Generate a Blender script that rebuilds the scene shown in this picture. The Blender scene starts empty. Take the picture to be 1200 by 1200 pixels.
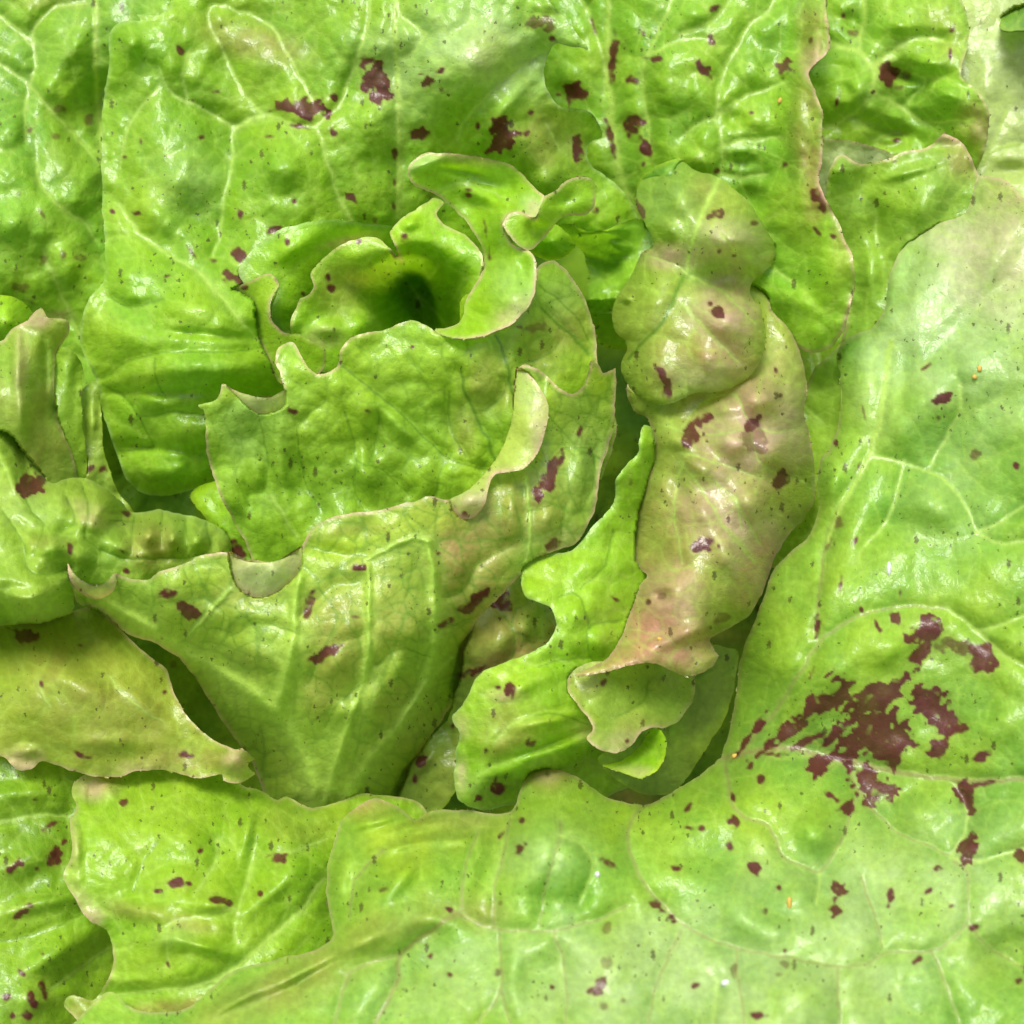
import bpy, math
import numpy as np
from mathutils import Matrix, Vector, Euler

# ------------------------------------------------------------------ camera, sky, sun, exposure
sc = bpy.context.scene
UNIT = 0.0002                     # one plan unit is 0.2 mm
DIST = 1900.0                     # camera distance in plan units
TILT = math.radians(28)           # the camera looks down at this angle off the vertical
RX = Matrix.Rotation(TILT, 4, 'X')
cam_d = bpy.data.cameras.new('camera')
cam = bpy.data.objects.new('camera', cam_d)
sc.collection.objects.link(cam)
cam.matrix_world = RX @ Matrix.Translation((0, 0, DIST * UNIT))
cam_d.sensor_width = 36
cam_d.lens = 36 * DIST / 1200.0
cam_d.clip_start = 0.01
cam_d.clip_end = 50
cam_d.dof.use_dof = True
cam_d.dof.focus_distance = (DIST + 0) * UNIT
cam_d.dof.aperture_fstop = 16
sc.camera = cam

SUN_LOCAL = Vector((-0.16, 0.60, 0.78)).normalized()     # direction to the sun seen in the camera's frame
sun_dir = (RX.to_3x3() @ SUN_LOCAL).normalized()
sun_el = math.asin(sun_dir.z)
sun_az = math.atan2(sun_dir.x, sun_dir.y)
world = bpy.data.worlds.new('World')
sc.world = world
world.use_nodes = True
wn = world.node_tree
wn.nodes.clear()
sky = wn.nodes.new('ShaderNodeTexSky')
sky.sky_type = 'NISHITA'
sky.sun_disc = False
sky.sun_elevation = sun_el
sky.sun_rotation = sun_az
sky.air_density = 1.0
sky.dust_density = 6.0
sky.ozone_density = 0.5
hs = wn.nodes.new('ShaderNodeHueSaturation')
hs.inputs['Saturation'].default_value = 0.3          # a white, clouded sky
bg = wn.nodes.new('ShaderNodeBackground')
bg.inputs['Strength'].default_value = 0.06
wo = wn.nodes.new('ShaderNodeOutputWorld')
wn.links.new(sky.outputs[0], hs.inputs['Color'])
wn.links.new(hs.outputs[0], bg.inputs['Color'])
wn.links.new(bg.outputs[0], wo.inputs['Surface'])
sl = bpy.data.lights.new('sun', 'SUN')
sl.energy = 1.5
sl.angle = math.radians(22)
sl.color = (1.0, 0.97, 0.92)
so = bpy.data.objects.new('sun', sl)
so.rotation_euler = (-sun_dir).to_track_quat('-Z', 'Y').to_euler()
sc.collection.objects.link(so)
sc.view_settings.view_transform = 'Standard'
sc.view_settings.look = 'None'
sc.view_settings.gamma = 1.0
sc.view_settings.exposure = 1.42
sc.cycles.max_bounces = 10
sc.cycles.diffuse_bounces = 5
sc.cycles.transmission_bounces = 8

# ------------------------------------------------------------------ sampling grid shared by all leaf sheets
ST = 1.75
X0, X1 = -130.0, 1330.0
N = int((X1 - X0) / ST) + 1
gx = X0 + ST * np.arange(N)
PAD = 230
bx_ = X0 + ST * np.arange(N + PAD)
BX, BY = np.meshgrid(bx_, bx_)     # a larger field, so that every sheet can take its own cut of the noises
GX, GY = np.meshgrid(gx, gx)      # rows run down the plan (y grows towards the viewer)
rng = np.random.RandomState(7)

def vnoise(cell, seed):
    r = np.random.RandomState(seed)
    n = int((X1 - X0 + PAD * ST) / cell) + 4
    g = r.rand(n, n) * 2 - 1
    t = (bx_ - X0) / cell + 1
    i = np.floor(t).astype(int); f = t - i
    def w(f): return [(-f**3 + 2*f**2 - f) / 2, (3*f**3 - 5*f**2 + 2) / 2, (-3*f**3 + 4*f**2 + f) / 2, (f**3 - f**2) / 2]
    W = w(f)
    rows = sum(W[k][:, None] * g[i + k - 1, :] for k in range(4))
    return sum(W[k][None, :] * rows[:, i + k - 1] for k in range(4))

def fbm(cell, seed, octs=3, gain=0.5):
    a = 1.0; o = 0
    for k in range(octs):
        o = o + a * vnoise(cell, seed + 17 * k); cell /= 2.1; a *= gain
    return o

def cells(size, seed, warp):
    """distance to the borders of an irregular cell network, in plan units"""
    r = np.random.RandomState(seed)
    wx = BX + warp * fbm(size * 1.6, seed + 1); wy = BY + warp * fbm(size * 1.6, seed + 2)
    n = int((X1 - X0 + PAD * ST) / size) + 14
    jx = r.rand(n, n); jy = r.rand(n, n)
    u = (wx - X0) / size + 5; v = (wy - X0) / size + 5
    iu = np.floor(u).astype(int); iv = np.floor(v).astype(int)
    f1 = np.full(BX.shape, 9.0); f2 = f1.copy()
    for a in (-1, 0, 1):
        for b in (-1, 0, 1):
            ca = np.clip(iu + a, 0, n - 1); cb = np.clip(iv + b, 0, n - 1)
            d = np.hypot(ca + jx[cb, ca] - u, cb + jy[cb, ca] - v)
            f2 = np.where(d < f1, f1, np.minimum(f2, d)); f1 = np.minimum(f1, d)
    return (f2 - f1) * size * 0.5

NA, NB, NC, ND = fbm(160, 1, 3), fbm(60, 2, 3), fbm(24, 3, 3), fbm(9, 4, 2)
WX, WY = 2.2 * fbm(14, 5, 2) + 1.2 * vnoise(5, 55), 2.2 * fbm(14, 6, 2) + 1.2 * vnoise(5, 66)
CE = [cells(52, 11, 12), cells(24, 12, 6), cells(11, 13, 3)]
CE2 = [cells(60, 21, 16), cells(28, 22, 7), cells(12, 23, 3)]

def blur(a, r):
    k = max(1, int(round(r / ST)))
    for _ in range(3):
        for ax in (0, 1):
            p = np.pad(a, [(k + 1, k) if i == ax else (0, 0) for i in (0, 1)], mode='edge')
            c = np.cumsum(p, axis=ax)
            n = 2 * k + 1
            a = (c[n:] - c[:-n]) / n if ax == 0 else (c[:, n:] - c[:, :-n]) / n
    return a

def parse(s):
    pts, cor = [], []
    for w in s.split():
        c = w.endswith('*'); w = w.rstrip('*')
        x, y = w.split(','); pts.append((float(x), float(y))); cor.append(c)
    return np.array(pts), cor

def spline(P, closed, cor=None, step=3.0):
    n = len(P); out = []
    m = n if closed else n - 1
    for i in range(m):
        a, b = P[i], P[(i + 1) % n]
        pa = P[i - 1] if (closed or i > 0) else a
        pb = P[(i + 2) % n] if (closed or i + 2 < n) else b
        if cor is not None:
            if cor[i]: pa = a
            if cor[(i + 1) % n]: pb = b
        L = np.hypot(*(b - a)); k = max(1, int(L / step))
        la, lb = np.hypot(*(a - pa)), np.hypot(*(pb - b))
        ta = (b - pa) / (L + la + 1e-6) * L; tb = (pb - a) / (L + lb + 1e-6) * L
        for j in range(k):
            t = j / k
            out.append((2*t**3 - 3*t**2 + 1) * a + (t**3 - 2*t**2 + t) * ta + (-2*t**3 + 3*t**2) * b + (t**3 - t**2) * tb)
    if not closed: out.append(P[-1])
    return np.array(out)

def seg_distance(Q, closed, R, taper=None):
    """distance field to a polyline (cut at R), the nearest point on it and the run along it"""
    D = np.full((N, N), float(R)); NXp = GX.copy(); NYp = GY.copy(); T = np.zeros((N, N))
    n = len(Q); m = n if closed else n - 1
    for i in range(m):
        a, b = Q[i], Q[(i + 1) % n]
        lo = np.minimum(a, b) - R; hi = np.maximum(a, b) + R
        x0 = max(0, int((lo[0] - X0) / ST)); x1 = min(N, int((hi[0] - X0) / ST) + 2)
        y0 = max(0, int((lo[1] - X0) / ST)); y1 = min(N, int((hi[1] - X0) / ST) + 2)
        if x1 <= x0 or y1 <= y0: continue
        gx_, gy_ = GX[y0:y1, x0:x1], GY[y0:y1, x0:x1]
        d = b - a; l2 = d @ d + 1e-9
        t = np.clip(((gx_ - a[0]) * d[0] + (gy_ - a[1]) * d[1]) / l2, 0, 1)
        qx, qy = a[0] + t * d[0], a[1] + t * d[1]
        dd = np.hypot(gx_ - qx, gy_ - qy)
        s = D[y0:y1, x0:x1]; k = dd < s
        s[k] = dd[k]; NXp[y0:y1, x0:x1][k] = qx[k]; NYp[y0:y1, x0:x1][k] = qy[k]
        T[y0:y1, x0:x1][k] = ((i + t) / m)[k]
    return D, NXp, NYp, T

def inside(Q):
    M = np.zeros((N, N), bool); n = len(Q)
    for i in range(n):
        (xa, ya), (xb, yb) = Q[i], Q[(i + 1) % n]
        if ya == yb: continue
        if ya > yb: xa, ya, xb, yb = xb, yb, xa, ya
        r0 = max(0, int(math.ceil((ya - X0) / ST))); r1 = min(N, int(math.ceil((yb - X0) / ST)))
        if r1 <= r0: continue
        yy = gx[r0:r1]
        xc = xa + (yy - ya) / (yb - ya) * (xb - xa)
        M[r0:r1] ^= gx[None, :] < xc[:, None]
    return M

def tps(C):
    C = np.array(C, float); P = C[:, :2] / 600.0; n = len(P)
    def U(r2): return 0.5 * r2 * np.log(r2 + 1e-9)
    K = U(((P[:, None] - P[None]) ** 2).sum(2)) + 1e-4 * np.eye(n)
    A = np.zeros((n + 3, n + 3)); A[:n, :n] = K; A[:n, n] = 1; A[:n, n + 1:] = P; A[n, :n] = 1; A[n + 1:, :n] = P.T
    w = np.linalg.solve(A, np.concatenate([C[:, 2], [0, 0, 0]]))
    k = 2
    sx, sy = GX[::k, ::k] / 600.0, GY[::k, ::k] / 600.0
    Z = w[n] + w[n + 1] * sx + w[n + 2] * sy
    for i in range(n): Z = Z + w[i] * U((sx - P[i, 0]) ** 2 + (sy - P[i, 1]) ** 2)
    m = Z.shape[0]; t = np.arange(N) / k; i = np.minimum(t.astype(int), m - 2); f = t - i
    R = Z[i] * (1 - f)[:, None] + Z[i + 1] * f[:, None]
    return R[:, i] * (1 - f) + R[:, i + 1] * f

def blobmask(x, y, rx, ry, ang, ragged=0.0, nz=None):
    a = math.radians(ang); c, s = math.cos(a), math.sin(a)
    R = max(rx, ry) * 1.8 + 4
    x0 = max(0, int((x - R - X0) / ST)); x1 = min(N, int((x + R - X0) / ST) + 2)
    y0 = max(0, int((y - R - X0) / ST)); y1 = min(N, int((y + R - X0) / ST) + 2)
    if x1 <= x0 or y1 <= y0: return None
    sl_ = (slice(y0, y1), slice(x0, x1))
    dx, dy = GX[sl_] - x, GY[sl_] - y
    u, v = (dx * c + dy * s) / rx, (-dx * s + dy * c) / ry
    r = np.hypot(u, v)
    if ragged: r = r + ragged * (nz)[sl_]
    return sl_, r
# ------------------------------------------------------------------ the leaves, foremost sheet first
# each sheet: leaf it belongs to, outline (plan units, * = sharp corner), heights x,y,z, look
SHEETS = []
def S(leaf, o, z, **k):
    zz = [tuple(float(a) for a in w.split(',')) for w in z.split()]
    SHEETS.append(dict(leaf=leaf, o=o, z=zz, **k))
VEINS, BUMPS, SPOTS, TINTS = [], [], [], []
def V(s, k='L', w=2.0, **kw):
    VEINS.append(dict(p=[tuple(float(a) for a in q.split(',')) for q in s.split()], k=k, w=w, **kw))
def rows(lst, s):
    for ln in s.strip().splitlines():
        for it in ln.split(';'):
            f = it.split()
            if f: lst.append(tuple(float(a) if a.replace('.', '').replace('-', '').isdigit() else a for a in f))

OUT = (0.185, 0.440, 0.030)      # outer leaves, cooler green
IN_ = (0.245, 0.520, 0.018)      # heart leaves, yellower
BACK = (0.255, 0.450, 0.055)     # lower faces, paler
GAP_SHADE = (0.07, 0.18, 0.014)  # gap leaves: green darkened to stand in for shade

S('big', '1147,205* 1165,208 1185,215 1205,235 1330,260 1330,1330 -20,1330 60,1230 118,1168 135,1163 150,1180 190,1187 215,1183 240,1165 270,1140 320,1125 370,1112 390,1096 384,1060 384,1020 392,985 400,960 418,945 440,935 460,943 475,953 490,960 500,952 520,948 545,950 575,953 600,950 612,920 622,905 640,900 665,905 690,920 715,935 740,942 760,942 780,932 810,915 845,888* 858,840 865,800 868,770 880,740 895,700 905,670 925,648 945,632 958,600 958,560 962,540 975,520 985,480 985,440 980,420 985,405 1000,392 1022,385 1036,360 1042,320 1060,290 1100,262 1130,250 1140,225',
  '1147,205,20 1210,230,50 1320,300,80 1130,330,30 1060,300,-20 1040,380,10 990,420,-30 1040,470,10 1100,500,20 1200,500,60 1320,600,110 990,600,-6 960,620,-26 910,665,-50 870,780,-80 900,780,-20 950,740,10 1000,700,22 1100,640,20 1200,700,60 858,840,-70 848,885,-70 900,878,-30 960,885,-12 1040,903,-6 1150,915,30 1300,915,80 920,960,18 870,930,0 800,935,-25 760,940,-45 742,1000,10 800,1083,40 690,930,-30 640,902,-40 640,950,12 640,1020,60 580,1090,50 560,960,-40 545,1000,8 490,960,-45 430,938,-45 460,985,2 390,1000,-45 386,1060,-20 410,1070,30 470,1120,60 330,1130,20 250,1165,0 140,1166,-20 200,1230,30 500,1250,90 700,1200,105 900,1200,110 1150,1200,80 980,1133,80 1130,1080,60 1320,1320,120 0,1330,20 500,1330,100 900,1330,130',
  c=(0.185, 0.43, 0.045), red=0.03, rim='pink', rimk=0.45, vk=0.22, puff=0.8, pv=1.7, wave=14, frill=2, zs=1.6, foldx=560, fold=(34,34), foldy=300)

S('crumple', '785,205 798,190 815,200 835,206 850,212 868,228 885,248 900,272 909,292 907,308 895,320 882,332 880,344 889,358 895,374 898,395 893,420 878,440 858,455 835,460 815,460 795,470 775,475 755,468 740,455 730,440 728,425 736,405 722,388 717,370 722,350 735,330 745,310 752,296 765,288 760,270 748,245 745,225 752,212 768,206',
  '790,200,-4 850,212,-4 820,204,-4 745,230,-30 760,290,-4 905,300,-25 880,338,-22 808,300,24 860,280,36 790,240,26 890,262,0 722,370,-30 730,440,-25 760,465,-5 800,350,20 800,400,20 850,380,34 870,355,14 893,390,12 870,445,15 820,455,18 750,380,6 840,335,-4 770,310,2',
  c=(0.235, 0.44, 0.045), red=0.16, puff=1.0, wave=6, vk=.3, rimk=0, fold=(22,26), foldy=262)
S('crumple', '740,440 760,440 850,330 895,340 905,365 925,385 938,415 945,450 942,480 950,520 955,560 953,590 940,610 922,630 908,655 895,690 882,715 868,728 850,738 832,750 843,768* 835,780 820,790 803,793 785,785 768,778 745,778 720,784 695,791 668,793* 692,782 712,770 728,745 740,715 748,690 760,674 752,668 744,650 745,620 750,595 760,560 768,520 758,490 742,480 735,460',
  '760,450,-10 745,480,-30 745,620,-45 750,665,-35 735,740,-10 705,785,15 750,776,15 800,790,0 840,768,-5 835,750,-20 880,715,-30 905,655,-40 940,600,-45 955,550,-45 940,440,-25 905,370,-25 870,380,-40 875,430,-14 885,480,14 840,480,2 790,480,-10 860,540,18 800,520,0 850,600,8 800,600,4 890,620,-4 860,680,0 790,690,12 780,740,4 820,740,8',
  c=(0.27, 0.44, 0.050), red=0.28, puff=0.8, wave=8, rim='pink', rimk=.6, vk=.3, fold=(18,24))
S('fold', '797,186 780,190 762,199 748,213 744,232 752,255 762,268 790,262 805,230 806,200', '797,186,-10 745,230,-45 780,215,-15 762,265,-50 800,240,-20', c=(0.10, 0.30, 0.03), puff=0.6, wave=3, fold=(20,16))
# the curled leaf under the crumpled one
S('curl', '800,775 700,775 672,787 665,806 676,826 691,843 694,856 688,866 700,877 722,882 738,876 750,860 763,853 778,853 800,840 815,800',
  '668,800,-5 690,850,0 700,875,10 735,876,-2 765,853,-20 720,830,-12 700,790,0 760,790,-40 800,780,-60 780,845,-40',
  c=BACK, side=-1, puff=.7, wave=3, rim='pink', rimw=3.5, rimk=.7, red=.08)
S('curl', '764,853 775,855 780,873 778,890 768,904 752,911 732,906 703,896* 722,893 738,886 752,872 758,862', '764,853,-20 780,875,-14 768,900,-5 740,906,-4 703,896,-6 740,888,-28 756,868,-45', c=IN_, puff=.3, wave=2, rim='yellow', rimk=.9, frill=1)
S('curl', '740,770 860,760 862,800 845,850 822,885 795,925 770,932 742,926 712,905 700,890 740,850', '760,780,-50 850,780,-110 840,850,-120 800,900,-100 760,925,-75 715,900,-45 760,870,-60 800,820,-70', c=BACK, side=-1, puff=1.0, wave=4)
# left blistered leaf
# front bowl leaf: curled rims first
S('lower', '-130,728 0,732 60,727 100,712 125,722 150,745 170,765 195,785 205,815 225,845 250,868 275,878 285,876* 299,889* 290,897 301,906* 281,918 262,914 262,908 240,912 215,908 190,902 165,903 140,910 115,910 90,905 70,898 48,893 38,900 20,902 8,890 -20,880 -130,880',
  '-100,740,-80 20,735,-90 60,730,-90 110,720,-90 40,760,-40 150,745,-60 200,790,-50 250,868,-35 285,878,-20 298,890,-34 280,915,-44 215,905,-44 140,908,-44 40,898,-40 8,888,-40 -100,880,-30 60,800,-8 130,830,-15 170,800,-30',
  c=(0.225, 0.42, 0.015), red=0.16, puff=.6, wave=7, rim='pink', rimk=.7, vk=.2)
S('lobed', '90,945 84,930 88,915 100,907 140,890 260,890 286,922 300,924 312,930 325,937 336,933 350,940 365,946 395,940 430,930 500,950 500,1100 400,1220 150,1290 118,1250 98,1205 76,1180 82,1166 108,1172 126,1150 133,1128 130,1100 118,1086 104,1079 90,1056 74,1030 76,1021 84,1002 82,962',
  '90,930,-54 115,912,-62 140,915,-66 100,948,-36 82,970,-24 75,1025,-15 105,1078,-15 130,1105,-20 130,1140,-30 100,1190,-30 300,925,-85 325,937,-85 365,946,-80 430,935,-90 250,930,-60 180,960,-30 150,1030,-14 200,1060,0 250,1000,-24 300,1010,-30 330,980,-30 360,1040,-20 395,1050,-50 300,1100,-6 230,1120,4 200,1160,-10 140,1160,-30 200,1240,-30 400,1150,-40',
  c=(0.215, 0.46, 0.018), red=.05, puff=1.0, wave=8, rim='pink', rimk=.55, vk=.3)
S('scallop', '764,500* 754,498 748,518 748,530 733,545 722,560 722,580 712,600 695,615 680,638 668,647 640,650 615,662 611,680 614,698 630,705 645,713 652,732 642,752 615,768 585,778 560,792 545,820 530,842 538,860 535,880 532,915 540,940 565,950 600,945 660,960 720,930 780,900 800,800 790,640 775,540 768,510',
  '758,500,0 750,530,0 720,580,-8 668,647,-12 615,665,-12 614,698,-2 652,732,5 600,772,6 560,792,4 530,842,-8 535,915,-15 560,950,-30 600,930,-45 780,600,-60 775,540,-25 740,620,-30 700,680,-6 720,750,-20 650,800,6 620,870,10 700,850,-30 600,910,-20 680,900,-60 660,700,4 800,800,-80 740,920,-90',
  c=IN_, puff=1.0, wave=8, rim='pale', rimk=.6, red=.04, vk=.3, fold=(8,12))
S('bowl', '79,658* 84,668 94,680 110,687 124,682 134,671* 137,680 132,694 118,702 104,700 90,691 82,678', '79,658,40 95,692,40 118,701,38 134,674,36 110,688,48', rimo='79,658 84,680 94,692 110,702 124,698 134,688', c=(0.50, 0.52, 0.26), puff=.1, wave=1, rim='pink', rimk=.8, frill=0, jag=.5)
S('bowl', '268,648* 284,656 305,660 328,656 345,648 353,641* 354,662 342,680 322,695 302,700 287,696 277,684 271,668', '268,648,40 290,665,56 320,670,58 350,645,44 342,680,42 300,698,38 275,680,40 305,672,52', rimo='271,672 280,690 302,700 322,695 342,680 353,660', c=(0.48, 0.52, 0.24), puff=.15, wave=1, rim='pink', rimk=.85, frill=0, jag=.5)
S('bowl', '526,586* 548,574 570,552 590,522 600,490 604,455 606,431* 622,440 636,460 643,482 638,508 628,535 614,549 598,553 580,556 573,570 568,592 556,606 541,608 532,598', '526,586,40 570,555,36 600,500,40 606,431,46 630,455,52 642,485,50 632,528,48 600,548,50 575,566,46 560,604,38 540,606,38 550,588,52 618,500,54',rimo='532,598 541,608 556,606 568,592 573,570 580,556 598,553 614,549 628,535 638,508 643,482 636,460 622,440',
  c=(0.36, 0.50, 0.10), puff=.25, wave=2, rim='pink', rimw=5, rimk=.9, frill=0, jag=.6, red=.05)
S('bowl', '79,659* 92,679 110,687 124,682 135,672* 160,679 172,680 185,672 205,665 225,655 246,649 268,648 290,656 320,658 340,650 352,641 364,620 385,608 410,601 440,598 480,588 505,581 528,586 548,575 570,553 590,522 600,490 604,455 606,431* 615,427 630,433 645,445 657,456 672,461 684,453 690,437 694,421* 701,426 706,436 722,430* 721,470 716,515 704,550 699,585 690,612 676,638 660,643 640,650 615,668 592,694 560,726 545,760 538,800 520,842 480,900 440,990 380,1010 325,990 300,903 262,848 232,800 198,762 150,742 118,716 90,705',
  '79,660,36 110,688,24 112,706,14 170,680,38 246,649,38 300,660,46 305,705,28 352,642,42 440,598,44 528,586,42 548,612,28 590,560,26 641,500,24 606,431,42 600,480,36 672,461,30 694,421,30 722,430,0 716,515,-20 690,612,-5 640,650,0 592,694,-20 545,760,-70 520,842,-105 480,900,-130 380,1010,-170 325,990,-180 300,903,-140 232,800,-70 198,762,-34 150,742,-10 380,860,-30 300,830,-40 90,705,25 200,720,22 300,740,26 430,700,32 350,820,-14 430,800,0 502,640,34 510,750,-8 600,620,20 660,560,18 370,930,-90 450,870,-60 600,500,20',
  c=(0.25, 0.45, 0.040), fold=(30,30), foldy=720, side=-1, red=0.08, puff=.9, pv=1.2, wave=8, rim='pink', rimw=3.5, rimk=.8, frill=2, vk=.8)
S('blister', '-130,500 -20,500 10,508 35,538 60,565 75,562 95,560 115,567 135,580 152,598 170,600 185,597 215,603 245,612 262,622 272,640 268,670 200,720 110,720 92,690 86,700 86,714 76,728 52,737 25,738 0,733 -130,730',
  '-100,500,-20 10,510,-20 60,565,-25 100,562,-45 150,600,-60 -20,560,0 50,600,15 40,660,40 40,700,52 30,735,30 85,700,25 80,660,18 120,600,-10 130,640,0 180,630,-10 230,620,-35 268,640,-60 180,700,-40 -100,650,40 -100,730,40',
  c=(0.24, 0.45, 0.045), red=0.10, puff=1.5, wave=8, rim='pale', rimk=.4, vk=.35, fold=(24,24))
# leaf to the right of the bowl
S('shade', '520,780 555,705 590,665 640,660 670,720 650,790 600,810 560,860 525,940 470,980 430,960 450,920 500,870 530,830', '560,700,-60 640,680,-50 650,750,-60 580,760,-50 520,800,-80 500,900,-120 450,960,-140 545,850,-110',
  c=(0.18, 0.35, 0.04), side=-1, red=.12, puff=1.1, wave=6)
# heart
S('heart', '588,263* 597,251 610,248 620,253 627,256 632,245 638,230* 650,224 664,212 682,207 695,212 698,228 696,243 686,252 668,253 655,258 645,270 634,284 622,293 608,288 598,278', '588,263,66 612,250,68 627,255,74 638,230,68 682,208,60 697,230,45 680,252,40 640,275,44 620,292,58 600,280,64 630,262,58',
  c=(0.24, 0.52, 0.015), puff=.2, wave=2, rim='pink', rimk=.8, frill=0, jag=.6)
S('heart', '479,206* 478,198 484,188 497,180 520,179 545,181 567,185 590,190 604,197 618,210 630,222 638,230* 634,244 627,257 618,252 603,250 592,255 588,264 594,278 604,288 620,293 628,306 629,328 624,350 612,368 598,380 578,390 556,396 530,395 515,390 510,384 524,384 540,376 546,350 556,335 566,318 568,298 560,280 548,262 530,243 512,228 495,221 484,217',
  '480,205,30 500,182,34 560,184,36 600,196,34 637,230,56 620,252,62 590,262,62 605,288,58 628,320,62 620,355,66 580,389,62 530,394,58 515,388,50 540,370,30 560,330,22 568,300,5 550,262,-2 510,225,10 560,220,4 600,225,20 575,260,20 600,320,52 580,350,52',
  c=IN_, puff=.35, wave=4, rim='pink', rimw=3.2, rimk=.8, frill=2)
S('heart', '262,449* 274,457 292,463 315,466 333,458 333,475 322,483 306,485 292,478 280,467', '262,449,42 300,478,40 333,462,38 305,468,50', rimo='262,449 280,467 292,478 306,485 322,483', c=(0.48, 0.53, 0.22), puff=.1, wave=1, rim='pink', rimk=.8, frill=0, jag=.5)
S('heart', '228,474* 243,471 255,466 262,450 275,458 292,464 315,466 332,458 328,440 323,418 330,405 344,402 352,415 362,433 380,438 396,428 399,410 410,396 430,390 455,385 480,376 496,380 515,389 545,397 575,390 600,379 620,355 628,325 632,312 650,306 672,328 690,362 698,395 701,425 720,520 620,680 400,760 320,720 296,655 280,622 262,590 247,550 241,510 239,482',
  '228,474,30 262,450,40 306,485,40 332,475,38 344,402,40 380,437,40 410,396,42 480,376,46 545,397,48 600,379,46 628,330,40 650,308,10 695,390,-15 710,500,-40 640,400,18 640,470,12 600,560,-20 620,680,-60 540,430,34 540,520,0 450,460,24 440,560,-5 400,620,-8 350,560,0 300,560,2 247,550,-6 262,590,-12 320,660,-40 480,640,-30 300,510,22',
  c=(0.26, 0.51, 0.035), side=-1, puff=1.2, wave=6, rim='pink', rimw=3, rimk=.75, frill=2, vk=.4)
S('blister', '226,588 224,577 240,567 262,564 280,574 290,600 300,640 300,680 262,660 245,615', '226,580,-70 260,570,-60 285,600,-50 290,650,-60 240,610,-60', c=IN_, puff=1.2, wave=4, fold=(14,14))
S('ring', '545,346 556,343 560,350 558,366 552,378 544,392 540,384 539,370 538,356', '545,346,20 558,352,12 540,370,20 545,390,10', c=IN_, puff=.1, wave=0, rim='yellow', rimk=1, frill=0)
S('frill', '272,340* 282,334 297,327 312,321 321,323 327,333 320,346 315,358 317,372 325,384 336,391 352,393 366,400 383,411 372,440 330,450 316,425 305,400 298,375 299,355 288,346', '272,340,8 312,322,20 327,333,24 316,365,26 336,391,26 383,411,20 330,440,-10 300,370,-6 300,345,5', c=(0.28, 0.50, 0.03), puff=.4, wave=3, rim='pink', rimk=.85, frill=2)
S('cup', '351,350* 360,346 367,336 365,322 372,310 382,300 394,290 410,282 430,278 446,281 458,292 470,304* 462,285 457,272 470,256 486,246 500,236 510,231 520,238 512,250 520,262 535,270 548,278 560,290 567,302 566,320 562,335 552,345 546,356 545,375 540,420 400,440 350,420 340,380',
  '352,350,25 367,336,30 372,310,32 430,279,36 462,300,26 460,272,20 508,232,20 520,262,16 567,302,24 560,335,14 545,370,-10 400,330,10 400,380,4 436,320,-2 434,375,-2 456,345,-80 490,328,-105 470,310,-40 520,335,-60 515,365,-110 540,385,-60 490,296,-6 530,310,8',
  c=IN_, puff=.6, wave=5, rim='pink', rimk=.6, frill=2, vk=.35)
S('petal', '281,324 280,313 288,302 302,287 318,276 335,267 355,262 378,258 396,257 430,262 480,262 520,235 560,250 570,300 480,400 380,420 335,395 318,365 325,340 315,325 290,335', '281,320,10 302,287,14 396,257,10 480,262,-40 560,260,-60 340,300,10 350,360,-15 450,330,-90 540,300,-70', c=IN_, puff=.7, wave=4, rim='pale', rimw=6, rimk=.6, frill=2)
S('knob', '649,261* 660,268 668,276 674,286 668,296 655,304 645,307 630,301 616,290 630,270', '649,262,0 672,286,-20 645,306,-30 625,290,-5 650,283,8', c=IN_, puff=.4, wave=1, fold=(16,14))
S('knob', '645,270 665,262 690,272 720,265 750,258 790,280 790,380 745,410 700,400 684,345 690,325 685,300 672,285', '650,268,-40 710,272,-30 750,262,-40 720,300,-60 740,330,-50 700,345,-55 690,370,-90 760,390,-100 690,310,-75', c=OUT, puff=1.1, wave=5)
# back leaves
S('back', '127,45 134,32 148,25 166,24 160,16 185,18 200,2 205,-60 230,-130 560,-130 650,-60 640,-5 662,20 675,38 691,59* 664,53 649,52 641,65 638,90 645,112 660,126 686,128 702,146 706,160 691,168 690,190 722,215 738,235 747,259 725,265 700,275 665,270 600,310 480,460 350,580 262,612 232,574 200,581 165,577 147,560 133,522 122,488 112,445 98,415 94,400 96,375 105,348 123,328 121,260 119,200 121,120 128,80',
  '130,50,10 121,120,-10 120,250,-20 105,350,-15 95,400,-30 112,450,-40 147,560,-90 200,580,-100 240,575,-100 200,-100,0 400,-100,40 640,-60,60 690,58,60 640,75,30 640,20,60 550,80,58 400,60,30 300,30,10 275,152,-6 190,180,14 160,60,24 330,200,20 258,275,-10 200,330,10 240,420,30 180,430,10 320,420,-10 200,500,-30 260,520,-50 200,560,-70 464,100,20 467,250,-30 400,240,-10 565,118,34 600,160,10 650,200,-15 700,150,-30 700,240,-50 745,258,-70 560,220,-50 500,380,-90 350,500,-100 690,200,-40',
  c=(0.205, 0.46, 0.020), red=.03, puff=1.4, wave=10, rim='pale', rimk=.5, vk=.25)
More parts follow.
